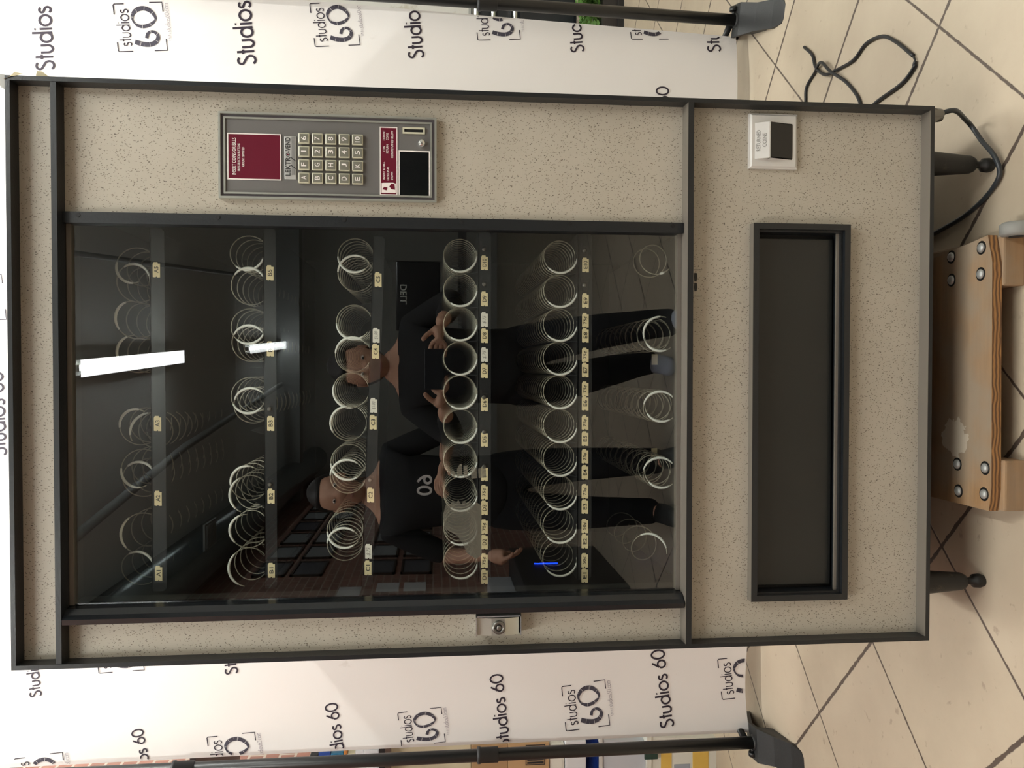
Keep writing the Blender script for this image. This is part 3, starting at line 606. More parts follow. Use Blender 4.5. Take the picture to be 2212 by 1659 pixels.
o = MB().tube(spline([(x, y, Zc+(.009 if i in (3, 4) else 0)) for i, (x, y) in enumerate(c2)]), .0042, 0, 8).build('cable', 'cableb'); tag(o, 'black cable curled in an arch over the tiles, coming from behind the machine', 'cable')
c3 = [(.474, .03, -.012), (.486, .022, -.05), (.482, .06, -.10), (.470, .068, -.120), (.438, .045, Zc+.012), (.400, .012, Zc+.010), (.365, .008, Zc+.004), (.334, .052, Zc), (.309, .118, Zc), (.292, .208, Zc), (.27, .30, Zc), (.26, .45, Zc)]
o = MB().tube(spline(c3), .0046, 0, 8).build('power_cable', 'cable'); tag(o, 'dark grey cable looping from the bottom right hinge around the machine\'s right front leg', 'cable')

# ------------------------------------------------------------------ printed banner on its stand
LP = (-1.143, 1.005); RP = (1.146, 1.190)       # pole feet
def by_(x, z):
    t = (x-LP[0])/(RP[0]-LP[0])
    return LP[1]+.055+t*(RP[1]-LP[1])+.010*math.sin(x*5.2+z*1.3)+.006*math.sin(x*11-z*2.1)*max(0, 1-(z+.1)/1.2)
def bot(x): return -.088-(x+1.1)*.004+.004*math.sin(x*17)*(1 if x < -.3 else .3)
def left_e(z): return -1.138-.004*max(0, z)
def right_e(z): return 1.116+.050*z
TOP = 2.55
b = MB(); NX, NZ = 90, 70; vs = []
for j in range(NZ+1):
    for i in range(NX+1):
        s_ = i/NX; t_ = j/NZ; zz = bot(-1.13+2.2*s_)*(1-t_)+TOP*t_; xx = left_e(zz)*(1-s_)+right_e(zz)*s_
        vs.append((xx, by_(xx, zz), zz))
fs = [(j*(NX+1)+i, j*(NX+1)+i+1, (j+1)*(NX+1)+i+1, (j+1)*(NX+1)+i) for j in range(NZ) for i in range(NX)]
nv = len(vs); b.add(vs+[(x, y+.002, z) for x, y, z in vs], fs+[tuple(k+nv for k in f_[::-1]) for f_ in fs], 0, True)
# hem tube round the bottom bar
ban = b.build('backdrop_banner', 'cloth'); tag(ban, 'white printed studio backdrop banner hanging behind the vending machine', 'banner')

CAMP = Vector((0.0115252, -1.3914979, 0.8998584))
def on_banner(px, py):
    """where a point seen at (px, py) of the 2212x1659 photograph lies on the banner cloth"""
    U, V = 1659-py, px
    d = f+r*((U-829.5)/1750)-u*((V-1106)/1750)
    t = 2.4
    for _ in range(12):
        P = CAMP+d*t; t += (by_(P.x, P.z)-P.y)/d.y
    return CAMP+d*t
# a small single-line alphabet in the geometric style of the print: unit = x-height
def arc(cx, cz, rx, rz, a0, a1, n=14): return [(cx+rx*math.cos(math.radians(a0+(a1-a0)*i/n)), cz+rz*math.sin(math.radians(a0+(a1-a0)*i/n))) for i in range(n+1)]
GL = {
 'S': (.92, [arc(.44, 1.14, .30, .28, 35, 225, 12)[:-1]+arc(.44, .40, .36, .38, 62, -150, 16)]),
 't': (.52, [[(.26, 1.45), (.26, .06)], [(.06, .96), (.46, .96)]]),
 'u': (.90, [[(.12, 1.0), (.12, .42)]+arc(.42, .40, .30, .36, 180, 360)+[(.72, 1.0)]]),
 'd': (1.05, [arc(.50, .5, .40, .46, 0, 360, 20), [(.90, 1.62), (.90, .02)]]),
 'i': (.36, [[(.18, 1.0), (.18, .02)], [(.18, 1.32), (.18, 1.42)]]),
 'o': (1.08, [arc(.54, .5, .44, .47, 0, 360, 20)]),
 's': (.70, [arc(.35, .72, .22, .21, 30, 230, 8)[:-1]+arc(.35, .27, .25, .25, 60, -150, 10)]),
 '6': (1.0, [[(.68, 1.48), (.22, .78)]+arc(.50, .46, .38, .42, 148, -212, 20)]),
 '0': (1.12, [arc(.54, .74, .44, .70, 0, 360, 24)]),
 ' ': (.55, []), 'w': (1.0, [[(.05, 1.0), (.28, .03), (.5, .9), (.72, .03), (.95, 1.0)]]), '.': (.3, [[(.12, .0), (.12, .1)]]),
 'c': (.85, [arc(.5, .5, .40, .47, 50, 310, 14)]), 'm': (1.3, [[(.12, 0), (.12, 1.0)], [(.12, .6)]+arc(.37, .66, .25, .3, 180, 0, 8)+[(.62, 0)], [(.62, .6)]+arc(.87, .66, .25, .3, 180, 0, 8)+[(1.12, 0)]]),
}
def ribbon(mb, pts, wd, mp, mi=0):
    """flat stroke; pts in local units, wd a width or list, mp maps local (a, b) to the cloth"""
    n = len(pts); ws = wd if hasattr(wd, '__len__') else [wd]*n
    L = []; Rr = []
    closed = (abs(pts[0][0]-pts[-1][0])+abs(pts[0][1]-pts[-1][1])) < 1e-6
    for i in range(n):
        a = pts[i-1] if i else (pts[-2] if closed else pts[0]); c = pts[i+1] if i < n-1 else (pts[1] if closed else pts[-1])
        dx, dz = c[0]-a[0], c[1]-a[1]; l = math.hypot(dx, dz) or 1; nx, nz = -dz/l, dx/l; h = ws[i]/2
        L.append(mp(pts[i][0]+nx*h, pts[i][1]+nz*h)); Rr.append(mp(pts[i][0]-nx*h, pts[i][1]-nz*h))
    for i in range(n-1):
        q = [L[i], L[i+1], Rr[i+1], Rr[i]]
        if all(p is not None for p in q): mb.add([v[:] for v in q], [(0, 1, 2, 3)], mi)
def cloth_point(x, z):
    if z < bot(x)+.004 or x > right_e(z)-.003 or x < left_e(z)+.003: return None
    return Vector((x, by_(x, z)-.0012, z))
def line_text(mb, s_, A, B, wd, mi=0, mapper=None):
    """write s_ from cloth point A to B along the base line"""
    tot = sum(GL[c][0] for c in s_)
    if mapper is None:
        ax = Vector((B.x-A.x, B.z-A.z)); k = ax.length/tot; e = ax.normalized(); n_ = Vector((-e.y, e.x))
        mapper = lambda a, c: cloth_point(A.x+(e.x*a+n_.x*c)*k, A.z+(e.y*a+n_.y*c)*k)
    off = 0
    for ch in s_:
        wd_, strokes = GL[ch]
        for st in strokes: ribbon(mb, [(p[0]+off, p[1]) for p in st], wd, mapper, mi)
        off += wd_
pr = MB()
for a, c in (((118, 152), (104, -56)), ((553.5, 140), (533, -67)), ((916, 126), (898.5, -50)), ((1262, 113), (1243, -38)), ((1557, 113), (1541, -38)), ((1449, 338), (1444, 186)),
             ((90, 1504), (77, 1371)), ((334, 1705), (308, 1571)), ((514, 1455), (500, 1308)), ((750, 1663), (728, 1515)), ((1102, 1612), (1085, 1453)), ((1456, 1570), (1434, 1400)), ((14, 985), (6, 800))):
    line_text(pr, 'Studios 60', on_banner(*a), on_banner(*c), .19)
def logo(mb, TL, TR, BL):
    o_, a_, b_ = on_banner(*TL), on_banner(*TR), on_banner(*BL)
    ux, uz = a_.x-o_.x, a_.z-o_.z; vx, vz = o_.x-b_.x, o_.z-b_.z
    def mp(p, q): return cloth_point(o_.x+ux*p+vx*q, o_.z+uz*p+vz*q)
    for st in ([(0, -.30), (0, -.02), (.02, 0), (.2, 0)], [(.78, 0), (.98, 0), (1, -.02), (1, -.22)], [(.0, -.74), (0, -1), (.24, -1)], [(.82, -1), (1.02, -1), (1.02, -.74)]): ribbon(mb, st, .022, mp, 0)
    tot = sum(GL[c][0] for c in 'studios'); k = .80/tot
    line_text(mb, 'studios', None, None, .14, 0, lambda p, q: mp(.10+p*k, -.29+q*k*1.12))
    tot = sum(GL[c][0] for c in 'www.studios60.com'); k2 = .80/tot
    line_text(mb, 'www.studios60.com', None, None, .13, 2, lambda p, q: mp(.20+p*k2, -1.12+q*k2*1.15))
    def smooth(ps, ws):
        P = spline([(p[0], p[1], w_) for p, w_ in zip(ps, ws)], 6); return [(q.x, q.y) for q in P], [q.z for q in P]
    for ps, ws in (([(.20, -.36), (.15, -.50), (.135, -.66), (.19, -.79), (.31, -.84), (.40, -.76), (.38, -.65), (.27, -.60)], [.10, .105, .10, .09, .07, .06, .06, .07]),
                   ([(.66, -.36), (.56, -.42), (.515, -.55), (.55, -.70), (.62, -.80)], [.02, .05, .075, .07, .05]), ([(.60, -.37), (.74, -.36), (.86, -.45), (.90, -.60), (.84, -.74), (.70, -.83), (.60, -.79)], [.02, .06, .09, .095, .085, .05, .03])):
        q, wq = smooth(ps, ws)
        for i in range(0, len(q)-1, 4):        # frames of the film strip
            ribbon(mb, q[i:i+5], wq[i:i+5], mp, 1)
        for i in range(5, len(q)-3, 7):
            (x0, z0), (x1, z1) = q[i-1], q[i+1]; l = math.hypot(x1-x0, z1-z0) or 1; nx, nz = -(z1-z0)/l, (x1-x0)/l; h = wq[i]*.42
            def mp2(p, q_):
                c = mp(p, q_); return None if c is None else c-Vector((0, .0006, 0))
            ribbon(mb, [(q[i][0]-nx*h, q[i][1]-nz*h), (q[i][0]+nx*h, q[i][1]+nz*h)], .006, mp2, 3)
for L_ in (((1223, 1579), (1213, 1483), (1317, 1566)), ((868, 1613), (859, 1540), (962, 1602)), ((459, 1678), (447, 1592), (562, 1669)), ((43, 1724), (31, 1639), (147, 1711)), ((1560, 1511), (1550, 1424), (1652, 1500)),
           ((256, 112), (244, 9), (362, 109)), ((681, 101), (669, 8), (778, 97)), ((1032, 87), (1024, 4), (1124, 85)), ((1364, 85), (1353, 8), (1444, 85)), ((214, 1454), (204, 1372), (312, 1447)), ((-88, 695), (-98, 600), (14, 690))):
    logo(pr, *L_)
pr.build('printed_lettering', ['print', 'strip', 'url', 'cloth'], ban)

st = thing('backdrop_stand', 'black tubular backdrop stand with two poles holding the white banner', 'stand')
def pole(fx, fy, lean, coll):
    pts = [(fx, fy, -.095), (fx+lean*.5, fy, 1.0), (fx+lean, fy, 2.6)]
    p = MB().tube(pts, .0185, 0, 16).build('pole', 'standb', st)
    for z in coll:
        xx = fx+lean*(z+.095)/2.345
        MB().lathe([(.0195, -.03), (.0225, -.028), (.0225, .022), (.0245, .024), (.0245, .032), (.0195, .034)], (xx, fy, z), 'z', 0, 18).build('collar', 'rubber', p)
    return p
pole(LP[0], LP[1], -.004, (.74, 1.62)); pole(RP[0], RP[1], .055, (.73, 1.62))
def xat(y, a): return a
zb = -.075
MB().tube([(LP[0], LP[1]+.02, -.062), (LP[0]+.02, by_(-1.1, 0)+.032, -.062), (0, by_(0, 0)+.035, -.064), (RP[0]-.032, by_(1.11, 0)+.032, -.068), (RP[0], RP[1]+.02, -.070)], .011, 0, 12).build('crossbar', 'standb', st)
MB().tube([(LP[0], LP[1]+.055, TOP), (RP[0]+.05, RP[1]+.055, TOP)], .014, 0, 12).tube([(LP[0], LP[1], TOP), (LP[0], LP[1]+.06, TOP)], .012).tube([(RP[0]+.05, RP[1], TOP), (RP[0]+.05, RP[1]+.06, TOP)], .012).build('crossbar', 'standb', st)
for (x, y, s_, z) in ((RP[0], RP[1], 1, -.072), (LP[0], LP[1], -1, -.078)):
    k = MB().tube([(x+s_*.017, y, z), (x+s_*.03, y, z)], .006, 0, 10)
    k.lathe([(.012, .0), (.014, .002), (.014, .012), (.011, .015)] if s_ > 0 else [(.012, -.0), (.014, -.002), (.014, -.012), (.011, -.015)], (x+s_*.028, y, z), 'x', 0, 7); k.build('clamp_knob', 'standb', st)
def foot(base, front, back, wf, wb):
    """arched plastic foot: a sloping tread running forward, hollow underneath"""
    base, front, back = Vector(base), Vector(front), Vector(back)
    d = (front-back).normalized(); n_ = Vector((-d.y, d.x)); m = MB()
    Lf = (front-base).length; Lb = (base-back).length
    prof = [(-Lb, 0.0, wb*.7), (-Lb*.9, .012, wb*.9), (-.03, .060, wb), (.035, .062, wb), (Lf*.45, .034, wf), (Lf*.78, .012, wf), (Lf, .003, wf*.8), (Lf+.012, .0, wf*.45)]
    vs = []
    for s_, h, w_ in prof:
        c = base+d*s_
        for k in (-1, 1):
            for dz in (0, -.010 if h > .012 else -h): 
                q = c+n_*(w_/2*k); vs.append((q.x, q.y, FLOOR+max(0, h+dz)))
    fs = []
    for i in range(len(prof)-1):
        a = i*4; c = a+4
        fs += [(a, a+2, c+2, c), (a+1, c+1, c+3, a+3), (a, c, c+1, a+1), (a+2, a+3, c+3, c+2)]
    m.add(vs, fs, 0)
    # side webs, leaving the triangular opening at the back
    for k in (-1, 1):
        pts = [(-.02, 0.052), (.05, .05), (Lf*.7, .012), (Lf*.5, .0), (.01, .0)]
        a = [base+d*p[0]+n_*(wf/2*k*.98) for p in pts]; c = [base+d*p[0]+n_*(wf/2*k*.90) for p in pts]; nn = len(pts)
        vs = [(q.x, q.y, FLOOR+p[1]) for q, p in zip(a, pts)]+[(q.x, q.y, FLOOR+p[1]) for q, p in zip(c, pts)]
        m.add(vs, [tuple(range(nn)), tuple(range(nn, 2*nn))[::-1]]+[(i, (i+1) % nn, nn+(i+1) % nn, nn+i) for i in range(nn)], 0)
    m.lathe([(.024, .045), (.024, .062), (.020, .066)], (base.x, base.y, FLOOR), 'z', 0, 18)
    return m.build('foot', 'foot', st)
foot((1.146, 1.19), (1.078, .965), (1.19, 1.34), .082, .10)
foot((-1.143, 1.005), (-1.105, .80), (-1.165, 1.20), .085, .10)

# ------------------------------------------------------------------ behind the banner, left: rack and stacked things
rk = thing('storage_rack', 'black metal storage rack standing against the brick wall behind the left pole', 'rack')
RX0, RX1, RY0, RY1 = -1.775, -1.315, 1.50, 2.10
for x, y in ((-1.768, RY0-.02), (-1.768, RY1-.012), (RX1-.012, RY1-.012)): MB().box(x-.010, x+.010, y-.010, y+.010, FLOOR, 1.75).build('post', 'standb', rk)
for z in (1.075, 1.72): MB().box(RX0, RX1, RY0-.032, RY1, z, z+.02).build('shelf', 'standb', rk)
def stack_box(name, z0, z1, m, label, cat, x0=-1.74, x1=-1.35, y0=1.505, y1=1.85, group=None, bev=.004, parts=None):
    o = MB().box(x0, x1, y0, y1, z0, z1, 0, bev).build(name, m); tag(o, label, cat, group); return o
stack_box('white_box', 1.097, 1.150, 'paper', 'white flat box lying on the rack shelf under the notebooks', 'box')
z = 1.151
for i, (h, m, lb, sx) in enumerate(((.030, 'paper', 'white notebook resting on the white flat box', 0), (.028, 'cream', 'cream notebook under the orange book', .01), (.012, 'orange', 'thin orange book between the cream notebook and the teal book', 0), (.045, 'teal', 'teal book under the blue book', .006),
                        (.042, 'blue', 'blue book with a small white square on its spine', 0), (.030, 'ink', 'black book on top of the pile', .01))):
    o = MB().box(-1.70+sx, -1.352-sx, 1.51, 1.78, z, z+h, 0, .003); 
    if m == 'blue': o.box(-1.45, -1.40, 1.509, 1.51, z+.010, z+.032, 1)
    o = o.build('book', [m, 'white']); tag(o, lb, 'book', 'books piled on the rack shelf'); z += h+.0005
tb = thing('storage_tub', 'milky plastic tub full of cloths standing on the floor behind the left pole', 'tub')
b = MB(); b.prism([(-1.74, -.14), (-1.36, -.14), (-1.345, .105), (-1.75, .105)], 'y', 1.50, 1.95); b.build('tub_body', 'tub', tb)
for x0, x1, m, z0, z1 in ((-1.6, -1.40, 'yellow', -.11, -.05), (-1.62, -1.45, 'greyc', -.04, .02), (-1.55, -1.39, 'yellow', .03, .07)):
    MB().box(x0, x1, 1.498, 1.4995, z0, z1).build('folded_cloth', m, tb)
MB().box(-1.752, -1.338, 1.494, 1.955, .105, .125, 0, .003).build('lid', 'tub', tb); MB().box(-1.42, -1.38, 1.484, 1.494, .085, .135, 0, .003).box(-1.337, -1.332, 1.52, 1.60, .085, .135).build('latch', 'green', tb)
bn = thing('storage_bin', 'pale grey plastic bin resting on the milky tub', 'bin'); b = MB(); b.prism([(-1.73, .1255), (-1.37, .1255), (-1.352, .285), (-1.745, .285)], 'y', 1.51, 1.9); b.build('bin_body', 'binl', bn)
MB().frame(-1.75, -1.346, .285, .2851, 1.505, 1.905, .0).box(-1.75, -1.346, 1.505, 1.905, .2855, .300, 0, .003).build('rim', 'coinp', bn)
b = MB(); P = []
for i in range(9):
    for j in range(9):
        P.append((-1.74+.385*i/8+.006*math.sin(i*3+j), 1.51+.35*j/8, .3015+.036*math.sin(PI*i/8)**.5*math.sin(PI*j/8)**.4+.008*math.sin(i*2.3+j*1.7)*(0 < i < 8)*(0 < j < 8)))
b.add(P+[(p[0], p[1], .3012) for p in P], [(i*9+j, (i+1)*9+j, (i+1)*9+j+1, i*9+j+1) for i in range(8) for j in range(8)]+[(81+i*9+j, 81+i*9+j+1, 81+(i+1)*9+j+1, 81+(i+1)*9+j) for i in range(8) for j in range(8)]+
      [(j*9, (j+1)*9, 81+(j+1)*9, 81+j*9) for j in range(8)]+[(j*9+8, 81+j*9+8, 81+(j+1)*9+8, (j+1)*9+8) for j in range(8)]+[(j, 81+j, 81+j+1, j+1) for j in range(8)]+[(72+j, 72+j+1, 81+72+j+1, 81+72+j) for j in range(8)], 0, True)
tag(b.build('plastic_bag', 'bluebag'), 'blue plastic bag crumpled between the grey bin and the white carton', 'bag')
stack_box('carton', .348, .425, 'paper', 'white carton on top of the blue plastic bag', 'box')
b = MB().box(-1.74, -1.36, 1.51, 1.85, .4255, .484, 0, .012); tag(b.build('packing_wrap', 'tagw'), 'folded pale plastic wrap between the white carton and the printed cardboard box', 'packing')
cbx = thing('cardboard_box', 'brown cardboard box with a black printed symbol of bars, under the plain box', 'box'); MB().box(-1.74, -1.35, 1.505, 1.9, .485, .635, 0, .002).build('box_body', 'card', cbx)
b = MB()
for i in range(6): b.box(-1.425+.011*i, -1.418+.011*i, 1.5035, 1.5045, .505, .565)
b.frame(-1.43, -1.356, .500, .571, 1.5036, 1.5045, .003); b.build('printed_symbol', 'ink', cbx)
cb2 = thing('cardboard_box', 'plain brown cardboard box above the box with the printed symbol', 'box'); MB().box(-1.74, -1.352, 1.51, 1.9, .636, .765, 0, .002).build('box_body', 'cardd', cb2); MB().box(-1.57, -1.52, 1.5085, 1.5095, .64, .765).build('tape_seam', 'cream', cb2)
stack_box('foam_board', .766, 1.06, 'cream', 'cream board leaning upright on the plain cardboard box below the rack shelf', 'board', y0=1.56, y1=1.58)

# ------------------------------------------------------------------ behind the banner, right: armchair and fern
ch = thing('armchair', 'black leather armchair with chrome tube frame behind the right pole', 'armchair')
ax0, ax1, ay0, ay1 = 1.86, 2.62, 3.42, 4.10
for z0, z1, nm in ((.56, .64, 'cushion'), (.44, .545, 'cushion'), (.05, .40, 'seat_box')): MB().box(ax0, ax1, ay0, ay1, z0, z1, 0, .02).build(nm, 'leather', ch)
b = MB()
for y in (ay0-.02, ay1+.02):
    for z in (.422, .552, .652): b.tube([(ax0-.005, y, z), (ax1+.005, y, z)], .015)
    for x in (ax0+.005, ax1-.005): b.tube([(x, y, FLOOR), (x, y, .652)], .014)
for z in (.422, .552): b.tube([(ax0-.005, ay0-.02, z), (ax0-.005, ay1+.02, z)], .011)
b.build('tube_frame', 'chrome', ch)
fn = thing('potted_fern', 'green artificial fern in a dark planter box in front of the black armchair', 'plant')
MB().prism([(1.90, FLOOR+.03), (2.30, FLOOR+.03), (2.34, -.03), (1.86, -.03)], 'y', 3.05, 3.30).build('planter', 'pot', fn)
MB().box(1.84, 2.36, 3.02, 3.33, FLOOR, FLOOR+.03).build('planter_base', 'rubber', fn)
b = MB()
for k in range(70):
    x, y = random.uniform(1.89, 2.30), random.uniform(3.08, 3.26); a = random.uniform(0, 2*PI); L_ = random.uniform(.12, .24); pts = []
    for i in range(9):
        t = i/8; pts.append(Vector((x+math.cos(a)*L_*t*.7, y+math.sin(a)*L_*t*.35, -.035+L_*(1.3*t-.75*t*t))))
    b.tube(pts, .0015, 0, 4)
    for i in range(1, 9):
        d = (pts[i]-pts[i-1]).normalized(); sd = d.cross(Vector((0, 0, 1))).normalized()
        for s_ in (-1, 1):
            w_ = .040*(1-.08*i); q = pts[i]
            b.add([q, q+sd*s_*w_*.5+d*.012+Vector((0, 0, .004)), q+sd*s_*w_+d*.008, q+sd*s_*w_*.5-d*.006], [(0, 1, 2, 3)])
b.build('fronds', 'fern', fn)

# ------------------------------------------------------------------ the room behind the camera (seen mirrored in the glass)
for i, (x, y, a, L_, p) in enumerate(FITTINGS):
    where = ('hanging behind the photographer, nearest in the reflection', 'far end of the room, the far one in the reflection', 'added unseen over the floor left of the photographer', 'added unseen over the floor right of the photographer', 'above the left half of the banner', 'above the right half of the banner', 'in the back right corner above the armchair', 'in the back left corner above the rack')[i]
    ft = thing('ceiling_light', 'white twin tube ceiling light '+where, 'light'); ft.location = (x, y, 0); ft.rotation_euler = (0, 0, a)
    MB().prism([(-.055, CEIL-.0), (.055, CEIL-.0), (.06, CEIL-.05), (.045, CEIL-.065), (-.045, CEIL-.065), (-.06, CEIL-.05)], 'y', -L_/2, L_/2).build('housing', 'fit', ft)
    for s_ in (-1, 1):
        MB().tube([(0, s_*L_*.25-L_*.235, CEIL-.085), (0, s_*L_*.25+L_*.235, CEIL-.085)], .016, 0, 10).build('tube', 'tubedim' if i < 2 else 'tube', ft)
        MB().box(-.02, .02, s_*L_*.49-.01, s_*L_*.49+.01, CEIL-.105, CEIL-.06).build('end_socket', 'fit', ft)
# pipe, duct and grille on the ceiling
o = MB().tube([(-1.02, -2.6, CEIL-.12), (-.62, -5.2, CEIL-.12), (-.2, -9.3, CEIL-.12)], .030, 0, 14).build('ceiling_pipe', 'pipe'); tag(o, 'long grey pipe running diagonally under the ceiling', 'pipe')
o = MB().tube([(.62, -2.9, CEIL-.08), (.98, -7.2, CEIL-.08)], .018, 0, 10).build('ceiling_pipe', 'pipe'); tag(o, 'thin grey pipe on the right side under the ceiling', 'pipe')
dk = thing('air_duct', 'dark foil air duct along the ceiling above the brick wall', 'duct')
MB().tube([(-1.50, -3.4, CEIL-.22), (-1.48, -6.4, CEIL-.22), (-1.42, -11.6, CEIL-.22)], .19, 0, 24).build('duct_pipe', 'ductm', dk)
for y in (-4.9, -7.2):
    g = MB(); g.box(-1.36, -1.16, y-.16, y+.16, CEIL-.40, CEIL-.385)
    for k in range(7): g.box(-1.345, -1.175, y-.13+.04*k, y-.112+.04*k, CEIL-.408, CEIL-.40)
    g.build('grille', 'grille', dk)
bm_ = struct(MB().box(X0, X1, -9.9, -9.65, CEIL-.30, CEIL).build('trim_1', 'pipe'))
# framed pictures on the brick wall
k = 0
spots = []
for zc in (1.06, 1.38, 2.0, 2.32):
    for y in (-5.85, -6.5, -7.15, -7.8, -8.45, -9.1):
        spots.append((y, zc))
rown = {1.06: 'bottom', 1.38: 'second', 2.0: 'third', 2.32: 'top'}; ordn = ['first', 'second', 'third', 'fourth', 'fifth', 'sixth', 'seventh', 'eighth']
for i, (y, zc) in enumerate(spots):
    pf = thing('picture_frame', 'framed picture on the brick wall, %s row, %s from the machine end' % (rown[zc], ordn[i % 6]), 'picture', 'framed pictures on the brick wall')
    pf.location = (X0, y, zc)
    m = MB(); hw, hh_ = .25, .135
    for (a, c, d, e) in ((-hw, hw, hh_-.02, hh_), (-hw, hw, -hh_, -hh_+.02), (-hw, -hw+.02, -hh_, hh_), (hw-.02, hw, -hh_, hh_)): m.box(0, .02, a, c, d, e)
    m.build('frame', 'frame', pf); MB().box(0, .010, -hw+.02, hw-.02, -hh_+.02, hh_-.02).build('print', 'photo' if (i*7) % 3 else 'photod', pf)
for i, (y, z) in enumerate(((-5.2, 1.28), (-5.2, 1.06), (-5.1, 1.58))):
    o = MB().box(X0, X0+.002, y-.13, y+.13, z-.09, z+.09).build('notice_sheet', 'paper'); tag(o, 'white paper sheet taped to the brick wall, ' + ('upper of the pair nearest the machine', 'lower of the pair nearest the machine', 'set apart above the pair')[i], 'paper', 'paper sheets on the brick wall')
# wall calendar on the right
cl = thing('wall_calendar', 'large white wall planner with a grid on the right wall', 'calendar'); cl.location = (X1, -9.2, 1.45)
MB().box(-.012, 0, -.9, .9, -.5, .5).build('sheet', 'paper', cl); g = MB()
for i in range(8): g.box(-.014, -.012, -.88+.25*i, -.87+.25*i, -.48, .48)
for i in range(6): g.box(-.014, -.012, -.88, .88, -.48+.19*i, -.47+.19*i)
g.build('grid_lines', 'ink', cl)
# desk with computer, mirrored on the right of the photographer
dsk = thing('desk', 'dark office desk behind the photographer', 'desk')
MB().box(.15, 1.75, -4.3, -3.6, .70, .73).build('desk_top', 'desk', dsk)
for x, y in ((.18, -4.27), (.18, -3.63), (1.72, -4.27), (1.72, -3.63)): MB().box(x-.025, x+.025, y-.025, y+.025, FLOOR, .70).build('leg', 'desk', dsk)
mn = thing('monitor', 'black computer monitor on the dark desk, its back towards the machine', 'monitor')
MB().box(.26, .72, -3.99, -3.95, .86, 1.15, 0, .008).build('screen', 'screen', mn); MB().box(.46, .52, -4.0, -3.97, .74, .88).build('stand', 'screen', mn); MB().box(.37, .61, -4.08, -3.88, .731, .742).build('base', 'screen', mn)
b = MB(); me = text_mesh('DELL', .01); mt = Matrix.Translation((.50, -3.9485, 1.10))@Matrix(((-.06, 0, 0, 0), (0, 0, 1, 0), (0, .06, 0, 0), (0, 0, 0, 1))); b.mesh(me, mt); b.build('lettering', 'alu', mn)
oc = thing('office_chair', 'black office chair at the dark desk', 'chair')
MB().box(.95, 1.40, -3.45, -3.02, .33, .40, 0, .03).build('seat', 'leather', oc); MB().box(.97, 1.38, -3.05, -2.99, .45, .92, 0, .03).build('backrest', 'leather', oc)
b = MB().tube([(1.175, -3.23, -.06), (1.175, -3.23, .33)], .025)
for i in range(5): b.tube([(1.175, -3.23, -.05), (1.175+.27*math.cos(i*1.2566), -3.23+.27*math.sin(i*1.2566), -.09)], .016)
b.build('pedestal', 'standb', oc)
for i in range(5): MB().lathe([(.02, -.012), (.027, -.008), (.027, .008), (.02, .012)], (1.175+.27*math.cos(i*1.2566), -3.23+.27*math.sin(i*1.2566), FLOOR+.027), 'x', 0, 14).build('caster', 'rubber', oc)
# low console with the blue light strip, mirrored at the lower left
cs = thing('equipment_console', 'low dark console with a glowing blue light strip near the brick wall', 'console')
MB().box(-1.72, -1.15, -3.75, -2.75, FLOOR, .42, 0, .01).build('console_body', 'desk', cs); MB().box(-1.149, -1.145, -3.30, -3.285, .17, .31).build('light_strip', 'led', cs)
o = MB().box(-1.6, -1.3, -3.6, -3.25, .421, .57, 0, .006).build('printer', 'binl'); tag(o, 'pale grey printer standing on the low dark console', 'printer')

